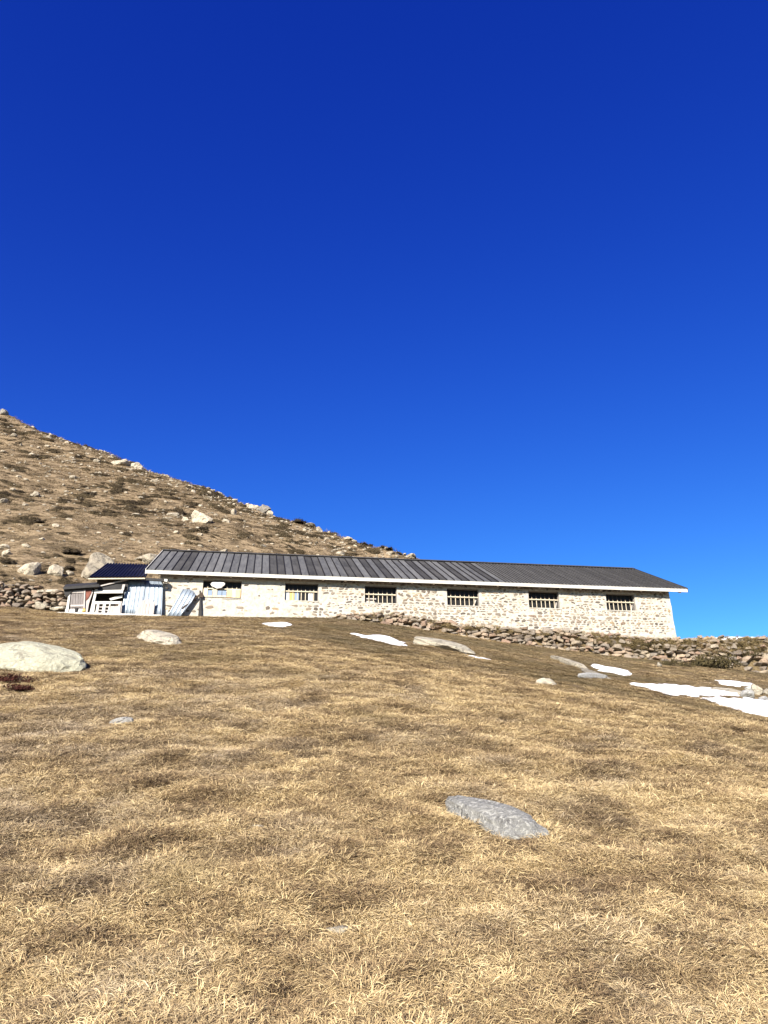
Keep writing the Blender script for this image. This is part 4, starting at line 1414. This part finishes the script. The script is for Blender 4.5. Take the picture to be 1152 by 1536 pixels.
# ------------------------------------------------------------------ grass and heath
def tuft_mesh(name, mat, seed, blades, radius, length, width, lie, arch, lean=(0, 0), segs=3):
    g = np.random.default_rng(seed)
    V_, F_, T_ = [], [], []
    for b in range(blades):
        rr = radius * math.sqrt(g.random()); th = g.random() * 2 * math.pi
        root = np.array([rr * math.cos(th), rr * math.sin(th), -0.01])
        az = th + g.normal(0, 0.9)
        dirh = np.array([math.cos(az) + lean[0] * 1.4, math.sin(az) + lean[1] * 1.4, 0]); dirh /= np.linalg.norm(dirh) + 1e-6
        L = length * g.uniform(0.55, 1.2)
        tilt = np.clip(g.normal(lie, 0.28), 0.05, 1.5)
        w = width * g.uniform(0.7, 1.3)
        sidev = np.array([-dirh[1], dirh[0], 0]) * w
        rollv = np.array([0, 0, 1]) * w * g.uniform(-0.6, 0.6)
        p = root.copy(); base = len(V_); tone = float(np.clip(g.normal(0.5, 0.30), 0, 1))
        for s in range(segs):
            wd = 1.0 - 0.35 * s / segs
            V_.append(p - (sidev + rollv) * wd); V_.append(p + (sidev + rollv) * wd)
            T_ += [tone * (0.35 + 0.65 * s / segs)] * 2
            step = L / segs
            p = p + (dirh * math.sin(tilt) + np.array([0, 0, math.cos(tilt)])) * step
            tilt = min(tilt + arch / segs, 1.75)
        V_.append(p); T_.append(tone)
        for s in range(segs - 1):
            a = base + 2 * s
            F_.append((a, a + 1, a + 3, a + 2))
        a = base + 2 * (segs - 1)
        F_.append((a, a + 1, a + 2))
    me = bpy.data.meshes.new(name)
    me.from_pydata([tuple(v) for v in V_], [], F_)
    me.update(); me.materials.append(mat)
    at_ = me.attributes.new("tone", 'FLOAT', 'POINT'); at_.data.foreach_set("value", np.array(T_, np.float32))
    return me


def leaf_clump_mesh(name, mat, seed, leaves, flat, size, twigs=0, core=False):
    g = np.random.default_rng(seed)
    V_, F_, T_ = [], [], []
    lumps = g.uniform(-0.5, 0.5, (6, 3)) * [1, 1, 0.3]
    if core:                                           # dense inner mass of the cushion
        for lp in lumps:
            b0 = len(V_)
            ring = [(math.cos(q * 1.0472), math.sin(q * 1.0472)) for q in range(6)]
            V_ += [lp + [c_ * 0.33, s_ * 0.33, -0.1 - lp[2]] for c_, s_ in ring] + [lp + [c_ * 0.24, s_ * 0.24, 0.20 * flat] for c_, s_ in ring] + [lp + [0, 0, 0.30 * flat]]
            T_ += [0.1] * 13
            for q in range(6):
                q2 = (q + 1) % 6
                F_.append((b0 + q, b0 + q2, b0 + 6 + q2, b0 + 6 + q)); F_.append((b0 + 6 + q, b0 + 6 + q2, b0 + 12))
    for b in range(leaves):
        d = g.normal(0, 1, 3); d /= np.linalg.norm(d); d[2] = abs(d[2])
        c = lumps[g.integers(6)] + d * g.uniform(0.22, 0.48) * [1, 1, flat]
        c[2] = max(c[2], 0.0)
        a_ = g.normal(0, 1, 3); a_ /= np.linalg.norm(a_)
        b_ = np.cross(a_, d + 0.01); b_ /= np.linalg.norm(b_) + 1e-6
        s = size * g.uniform(0.6, 1.4)
        base = len(V_)
        V_ += [c - a_ * s, c + b_ * s * 0.4, c + a_ * s, c - b_ * s * 0.4]
        F_.append((base, base + 1, base + 2, base + 3))
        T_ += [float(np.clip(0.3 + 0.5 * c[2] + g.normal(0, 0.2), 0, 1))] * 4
    for b in range(twigs):
        az = g.random() * 6.28; L = g.uniform(0.3, 0.75); tl = g.uniform(0.1, 1.0)
        r0 = np.array([g.normal(0, 0.2), g.normal(0, 0.2), 0]); e = r0 + L * np.array([math.cos(az) * math.sin(tl), math.sin(az) * math.sin(tl), math.cos(tl)])
        sv_ = np.array([-math.sin(az), math.cos(az), 0]) * 0.008
        base = len(V_)
        V_ += [r0 - sv_, r0 + sv_, e]; F_.append((base, base + 1, base + 2)); T_ += [0.3] * 3
    me = bpy.data.meshes.new(name)
    me.from_pydata([tuple(v) for v in V_], [], F_)
    me.update(); me.materials.append(mat)
    at_ = me.attributes.new("tone", 'FLOAT', 'POINT'); at_.data.foreach_set("value", np.array(T_, np.float32))
    return me


def kinds(name, meshes):
    c = bpy.data.collections.new(name)
    for i, me in enumerate(meshes):
        o = bpy.data.objects.new("%s_%02d" % (name, i), me)
        c.objects.link(o)
    return c


def scatter(name, coll, P, rot, scl, pick, tint, wet, label, mat, ash=None):
    ash = np.zeros(len(P)) if ash is None else ash
    me = bpy.data.meshes.new(name)
    me.from_pydata(P.tolist(), [], [])
    me.materials.append(mat)
    for nm, typ, arr, key in (("rot", 'FLOAT_VECTOR', rot, "vector"), ("scl", 'FLOAT_VECTOR', scl, "vector"), ("pick", 'INT', pick, "value"), ("tint", 'FLOAT', tint, "value"), ("wet", 'FLOAT', wet, "value"), ("ash", 'FLOAT', ash, "value")):
        a = me.attributes.new(nm, typ, 'POINT')
        a.data.foreach_set(key, np.ascontiguousarray(arr, np.int32 if typ == 'INT' else np.float32).ravel())
    o = link(name, me)
    tag(o, label, kind="stuff")
    ng = bpy.data.node_groups.new(name + "_nodes", 'GeometryNodeTree')
    ng.interface.new_socket("Geometry", in_out='INPUT', socket_type='NodeSocketGeometry')
    ng.interface.new_socket("Geometry", in_out='OUTPUT', socket_type='NodeSocketGeometry')
    gi, go = ng.nodes.new("NodeGroupInput"), ng.nodes.new("NodeGroupOutput")
    iop = ng.nodes.new("GeometryNodeInstanceOnPoints")
    ci = ng.nodes.new("GeometryNodeCollectionInfo")
    ci.inputs["Collection"].default_value = coll
    ci.inputs["Separate Children"].default_value = True
    ci.inputs["Reset Children"].default_value = True
    L = ng.links

    def attr(nm, typ):
        n_ = ng.nodes.new("GeometryNodeInputNamedAttribute"); n_.data_type = typ; n_.inputs[0].default_value = nm
        return n_.outputs["Attribute"]
    e2r = ng.nodes.new("FunctionNodeEulerToRotation")
    L.new(attr("rot", 'FLOAT_VECTOR'), e2r.inputs[0])
    L.new(gi.outputs[0], iop.inputs["Points"])
    L.new(ci.outputs[0], iop.inputs["Instance"])
    iop.inputs["Pick Instance"].default_value = True
    L.new(attr("pick", 'INT'), iop.inputs["Instance Index"])
    L.new(e2r.outputs[0], iop.inputs["Rotation"])
    L.new(attr("scl", 'FLOAT_VECTOR'), iop.inputs["Scale"])
    L.new(iop.outputs[0], go.inputs[0])
    md = o.modifiers.new("scatter", 'NODES'); md.node_group = ng
    return o


def eulers(x, y, yaw, up=0.75):
    e = 0.15
    gx = (ground_z(x + e, y, False) - ground_z(x - e, y, False)) / (2 * e) * up
    gy = (ground_z(x, y + e, False) - ground_z(x, y - e, False)) / (2 * e) * up
    out = np.zeros((len(x), 3), np.float32)
    for i in range(len(x)):
        n_ = Vector((-np.clip(gx[i], -1, 1), -np.clip(gy[i], -1, 1), 1)).normalized()
        q = Vector((0, 0, 1)).rotation_difference(n_) @ Euler((0, 0, yaw[i])).to_quaternion()
        out[i] = q.to_euler()[:]
    return out


def clear_of(x, y, pad=1.0):
    ok = np.ones(len(x), bool)
    for cx, cy, rad in KEEP_OUT:
        ok &= (x - cx) ** 2 + (y - cy) ** 2 > (rad * pad) ** 2
    for X, Y, sd, (x0, y0, x1, y1) in SNOW:
        inb = (x > x0) & (x < x1) & (y > y0) & (y < y1)
        i = np.clip(((x - x0) / (x1 - x0) * (X.shape[0] - 1)).astype(int), 0, X.shape[0] - 1)
        j = np.clip(((y - y0) / (y1 - y0) * (X.shape[1] - 1)).astype(int), 0, X.shape[1] - 1)
        ok &= ~(inb & (sd[i, j] > -0.05))
    return ok


# pasture grass
tufts = []
for i in range(5):
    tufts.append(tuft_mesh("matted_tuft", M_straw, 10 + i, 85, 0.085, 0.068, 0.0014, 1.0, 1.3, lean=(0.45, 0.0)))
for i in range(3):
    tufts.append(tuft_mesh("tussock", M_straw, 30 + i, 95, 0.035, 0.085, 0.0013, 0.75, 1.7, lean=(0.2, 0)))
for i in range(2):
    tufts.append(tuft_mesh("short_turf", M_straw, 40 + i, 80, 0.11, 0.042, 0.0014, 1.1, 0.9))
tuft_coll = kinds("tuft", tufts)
NG = 250000
lr = np.exp(rng.uniform(math.log(1.0), math.log(36.0), NG))
la = rng.uniform(R(-75), R(75), NG)
gx_, gy_ = lr * np.sin(la), lr * np.cos(la)
keep = rng.random(NG) < np.clip((lr / 6.5) ** 1.5, 0.12, 1)
keep &= np.abs(la) < np.radians(np.interp(lr, [6, 10, 20], [75, 52, 42]))
u_, n_ = un(gx_, gy_)
keep &= (n_ < -0.75) | ((u_ < -26.8) & (n_ < 3)) | ((u_ > 0.4) & (n_ < 2.0))
keep &= ~((n_ > WALL_N - 0.3) & (n_ < WALL_N + 0.25) & (u_ > wp_u[0]))
keep &= ~((n_ > -0.5) & (n_ < 0.2) & (u_ < -26.4) & (u_ > -32))
keep &= clear_of(gx_, gy_)
gx_, gy_, lr = gx_[keep], gy_[keep], lr[keep]
gz_ = ground_z(gx_, gy_)
swirl = 4.0 * fbm(gx_ / 0.35, gy_ / 0.35, 2) + 0.2
yaw = -math.pi / 2 + swirl + rng.normal(0, 1.3, len(gx_))
ash_dark = lambda x, y: sm(0.12, 0.35, fbm(x / 1.3 + 77, y / 1.3, 3))
lump = fbm(gx_ / 0.8, gy_ / 0.8 + 3, 3)
tint = 0.545 + 0.75 * fbm(gx_ / 0.26 + 3, gy_ / 0.26, 3) + 0.12 * fbm(gx_ / 3.0, gy_ / 3.0 + 9, 3) + rng.normal(0, 0.22, len(gx_))
tint -= 0.04 * ash_dark(gx_, gy_)
tint += 0.09 * sm(6, 13, lr)
wet = moss_mask(gx_, gy_)
green = sm(0.24, 0.40, fbm(gx_ / 1.6 + 31, gy_ / 1.6 + 7, 3))
wet = np.maximum(wet, green * 0.38)
ash = np.clip(0.14 + 0.9 * fbm(gx_ / 0.5 + 51, gy_ / 0.5 + 3, 4) + 0.5 * fbm(gx_ / 4.0 + 11, gy_ / 4.0, 2) + 0.38 * sm(0.5, -3.5, gx_) * sm(14, 5, gy_) + rng.normal(0, 0.18, len(gx_)) - 0.25 * sm(-1, 3, gx_) - 0.1 * sm(8, 14, lr), 0, 0.9)
pick = rng.choice(10, len(gx_), p=[.125] * 5 + [.075] * 3 + [.075] * 2)
pick = np.where(wet > 0.4, rng.choice([8, 9, 0, 1], len(gx_)), pick)
sc = np.clip((lr / 5.0), 0.8, 6.0) ** 0.42 * rng.uniform(0.75, 1.3, len(gx_))
hz = sc * rng.uniform(0.7, 1.15, len(gx_)) * (1.0 - 0.4 * np.clip((lr - 6) / 16, 0, 1)) * (1 - 0.4 * wet)
scl = np.c_[sc, sc, hz]
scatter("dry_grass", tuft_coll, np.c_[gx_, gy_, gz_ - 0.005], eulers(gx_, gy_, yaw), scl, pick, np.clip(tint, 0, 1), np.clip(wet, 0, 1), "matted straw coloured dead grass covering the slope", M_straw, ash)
print("pasture tufts", len(gx_))

# hillside grass
htufts = [tuft_mesh("hill_tuft", M_hillgrass, 60 + i, 40, 0.30, 0.20, 0.010, 0.95, 0.6, lean=(0.6, 0)) for i in range(4)]
hcoll = kinds("hill_tuft", htufts)
NH = 30000
lr = np.exp(rng.uniform(math.log(31), math.log(135), NH)); la = rng.uniform(R(-34), R(12), NH)
hx, hy = lr * np.sin(la), lr * np.cos(la)
u_, n_ = un(hx, hy)
hm_ = hill_mask(hx, hy)
vv = (hx - CR_A[0]) * crn[0] + (hy - CR_A[1]) * crn[1]
keep = (hm_ > 0.1) & (vv < 3.0) & ~((u_ > -26.6) & (u_ < 1) & (n_ < 9)) & clear_of(hx, hy)
hx, hy, lr = hx[keep], hy[keep], lr[keep]
tint = 0.5 + 0.7 * fbm(hx / 2.2, hy / 2.2, 3) + rng.normal(0, 0.15, len(hx))
sc = rng.uniform(0.7, 1.4, len(hx)) * np.clip(lr / 70, 0.7, 1.5)
scatter("hillside_grass", hcoll, np.c_[hx, hy, ground_z(hx, hy) - 0.02], eulers(hx, hy, rng.uniform(0, 6.28, len(hx))), np.c_[sc, sc, sc * 0.75], rng.integers(0, 4, len(hx)), np.clip(tint, 0, 1), np.zeros(len(hx)), "short brown dead grass on the hillside", M_hillgrass)
print("hill tufts", len(hx))

# dark heath cushions on the hillside
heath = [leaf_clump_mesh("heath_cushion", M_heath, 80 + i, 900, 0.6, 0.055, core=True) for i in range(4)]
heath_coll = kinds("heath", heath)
NHE = 24000
lr = np.exp(rng.uniform(math.log(36), math.log(130), NHE)); la = rng.uniform(R(-34), R(10), NHE)
hx, hy = lr * np.sin(la), lr * np.cos(la)
u_, n_ = un(hx, hy)
vv = (hx - CR_A[0]) * crn[0] + (hy - CR_A[1]) * crn[1]
fld = 0.9 * fbm(hx / 1.5 + 40, hy / 1.5, 3) + 0.45 * fbm(hx / 9, hy / 9 + 5, 3)
keep = (hill_mask(hx, hy) > 0.6) & (vv < 1.0) & ((fld > 0.02 + 0.5 * rng.random(NHE)) & (rng.random(NHE) < 0.75)) & ~((u_ > -27) & (u_ < 1) & (n_ < 9.5)) & clear_of(hx, hy, 1.2)
hx, hy, lr = hx[keep], hy[keep], lr[keep]
sc = (0.22 + 0.65 * rng.random(len(hx)) ** 2.2) * np.clip(lr / 60, 0.6, 1.8)
scatter("low_heath", heath_coll, np.c_[hx, hy, ground_z(hx, hy) - 0.05], eulers(hx, hy, rng.uniform(0, 6.28, len(hx))), np.c_[sc * 1.25, sc * 0.9, sc * 0.8], rng.integers(0, 4, len(hx)), np.clip(rng.normal(0.5, 0.25, len(hx)), 0, 1), np.zeros(len(hx)), "dark low heath cushions dotted over the hillside", M_heath)
print("heath", len(hx))

# loose small stones on the hillside
scree = kinds("scree", [boulder_mesh("scree_stone", M_hillrock, 440 + i, 1, 5, 0.2) for i in range(5)])
NS = 9000
lr = np.exp(rng.uniform(math.log(36), math.log(128), NS)); la = rng.uniform(R(-32), R(6), NS)
hx, hy = lr * np.sin(la), lr * np.cos(la)
u_, n_ = un(hx, hy)
vv = (hx - CR_A[0]) * crn[0] + (hy - CR_A[1]) * crn[1]
keep = (hill_mask(hx, hy) > 0.6) & (vv < 1.5) & (rng.random(NS) < 0.08 + 0.6 * sm(-8, -1, vv) + 0.4 * (fbm(hx / 6, hy / 6 + 60, 3) > 0.22)) & ~((u_ > -27) & (u_ < 1) & (n_ < 9.5))
hx, hy, lr = hx[keep], hy[keep], lr[keep]
sc = (0.06 + 0.12 * rng.random(len(hx)) ** 2 + 0.16 * rng.random(len(hx)) ** 3 * sm(-6, 0, vv[keep])) * np.clip(lr / 60, 0.7, 2)
scatter("hillside_scree", scree, np.c_[hx, hy, ground_z(hx, hy) + 0.02], np.c_[rng.normal(0, .2, len(hx)), rng.normal(0, .2, len(hx)), rng.uniform(0, 6.28, len(hx))], np.c_[sc * 1.5, sc, sc * 0.7], rng.integers(0, 5, len(hx)), np.full(len(hx), .5), np.zeros(len(hx)), "loose pale stones littering the hillside", M_hillrock)
print("scree", len(hx))


# bushes that can be told apart
def bush(px, py, w, h, label, seed, mat=M_heath, leaves=900, leaf=0.055, twigs=40, name="juniper_bush", cat="bush", lift=0.0):
    p = at(px, py)
    while p is None:
        py += 1.5; p = at(px, py)
    d = float(np.linalg.norm(p - EYE)); W, Hh = w * d / FPX, h * d / FPX
    root = empty(name, (p[0], p[1], p[2] + lift), 0.0, label, cat)
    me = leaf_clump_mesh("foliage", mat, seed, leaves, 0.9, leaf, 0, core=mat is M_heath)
    o = link("foliage", me, root); o.scale = (W * 0.66, W * 0.56, Hh * 1.45)
    tw = leaf_clump_mesh("twigs", M_bush, seed + 1, 0, 1, 0.1, twigs) if False else None
    k_ = MB(); g = random.Random(seed)
    for q in range(7):
        az = g.uniform(0, 6.28); e_ = (math.cos(az) * W * 0.3, math.sin(az) * W * 0.26, Hh * g.uniform(0.3, 0.62))
        k_.bar((g.uniform(-.05, .05), g.uniform(-.05, .05), -0.1), e_, 0.010, 0.010)
    k_.build("stem", M_darkwood, root)
    return root


bush(103, 856, 14, 9, "dark juniper bush perched on the low pale rock above the wall", 901, lift=0.15)
bush(1075, 1002, 58, 30, "dark scrubby bush growing at the foot of the tumbledown wall", 902, M_bush, 1500, 0.05)
bush(1030, 1000, 26, 16, "small brown scrub left of the dark bush at the wall", 903, M_bush, 900, 0.05)
bush(1005, 998, 22, 14, "low dark scrub below the barn's right corner", 904, M_bush, 900, 0.05)
bush(22, 1024, 50, 19, "red brown heath cushion just below the pale dome of rock", 905, M_redheath, 1600, 0.06, name="heath_bush")
bush(30, 1037, 44, 14, "lower red brown heath cushion at the left edge of the slope", 906, M_redheath, 1300, 0.06, name="heath_bush")
bush(1128, 985, 30, 16, "brown scrub rooted in the top of the tumbledown wall near the right edge", 907, M_bush, 900, 0.05)
bush(955, 972, 54, 12, "brown heath mat on the terrace edge under the barn's right window", 908, M_bush, 1300, 0.045, name="heath_bush")
for i, (px, py, w, h, lb) in enumerate([
        (272, 772, 16, 10, "dark juniper between the whitish rock and the layered boulder"),
        (192, 803, 13, 9, "round dark juniper left of centre on the hillside"),
        (58, 784, 18, 7, "dark heath clump in the lower left of the hillside"),
        (306, 794, 16, 6, "flat dark juniper under the layered boulder"),
        (112, 831, 30, 9, "wide low dark juniper above the big slab-sided boulder"),
        (12, 845, 18, 8, "dark shrub at the left edge above the pointed boulder"),
        (168, 769, 12, 5, "small dark shrub in the middle of the hillside left of the layered boulder"),
        (447, 780, 28, 8, "dark shrub right of the jagged skyline outcrop")]):
    bush(px, py, w, h, lb, 910 + i, M_heath, 500, 0.09, 10)

# turf and straw hanging over the terrace edge
edge = []
for i in range(2600):
    u = rng.uniform(-14.5, 11.5)
    dense = 1.0 if -4.6 < u < 0.4 else (0.75 if u > 0.4 else 0.22)
    if rng.random() > dense: continue
    n_ = rng.uniform(-1.5, -0.35)
    zt = float(np.interp(u, wp_u, wp_top)) - rng.random() ** 1.6 * (0.7 if u > 0.4 else (0.45 if u > -4 else 0.35))
    p = O + u * U + (n_ if zt > float(np.interp(u, wp_u, wp_top)) - 0.05 else -1.42) * N
    edge.append((p[0], p[1], zt, u))
edge = np.array(edge)
wet = np.where(np.abs(edge[:, 3] - 0.45) < 0.35, 0.1, rng.uniform(0.55, 1.0, len(edge)))
sc = rng.uniform(1.2, 2.0, len(edge))
er = np.c_[rng.uniform(0.2, 0.9, len(edge)), rng.normal(0, 0.3, len(edge)), rng.normal(-1.57 + PSI, 0.5, len(edge)) * 0]
scatter("terrace_edge_turf", tuft_coll, edge[:, :3], er, np.c_[sc, sc, sc * 1.1], rng.choice([5, 6, 7, 8, 9], len(edge)), rng.uniform(0.0, 0.55, len(edge)), wet, "brown turf and hanging straw on the edge of the stone terrace", M_straw)
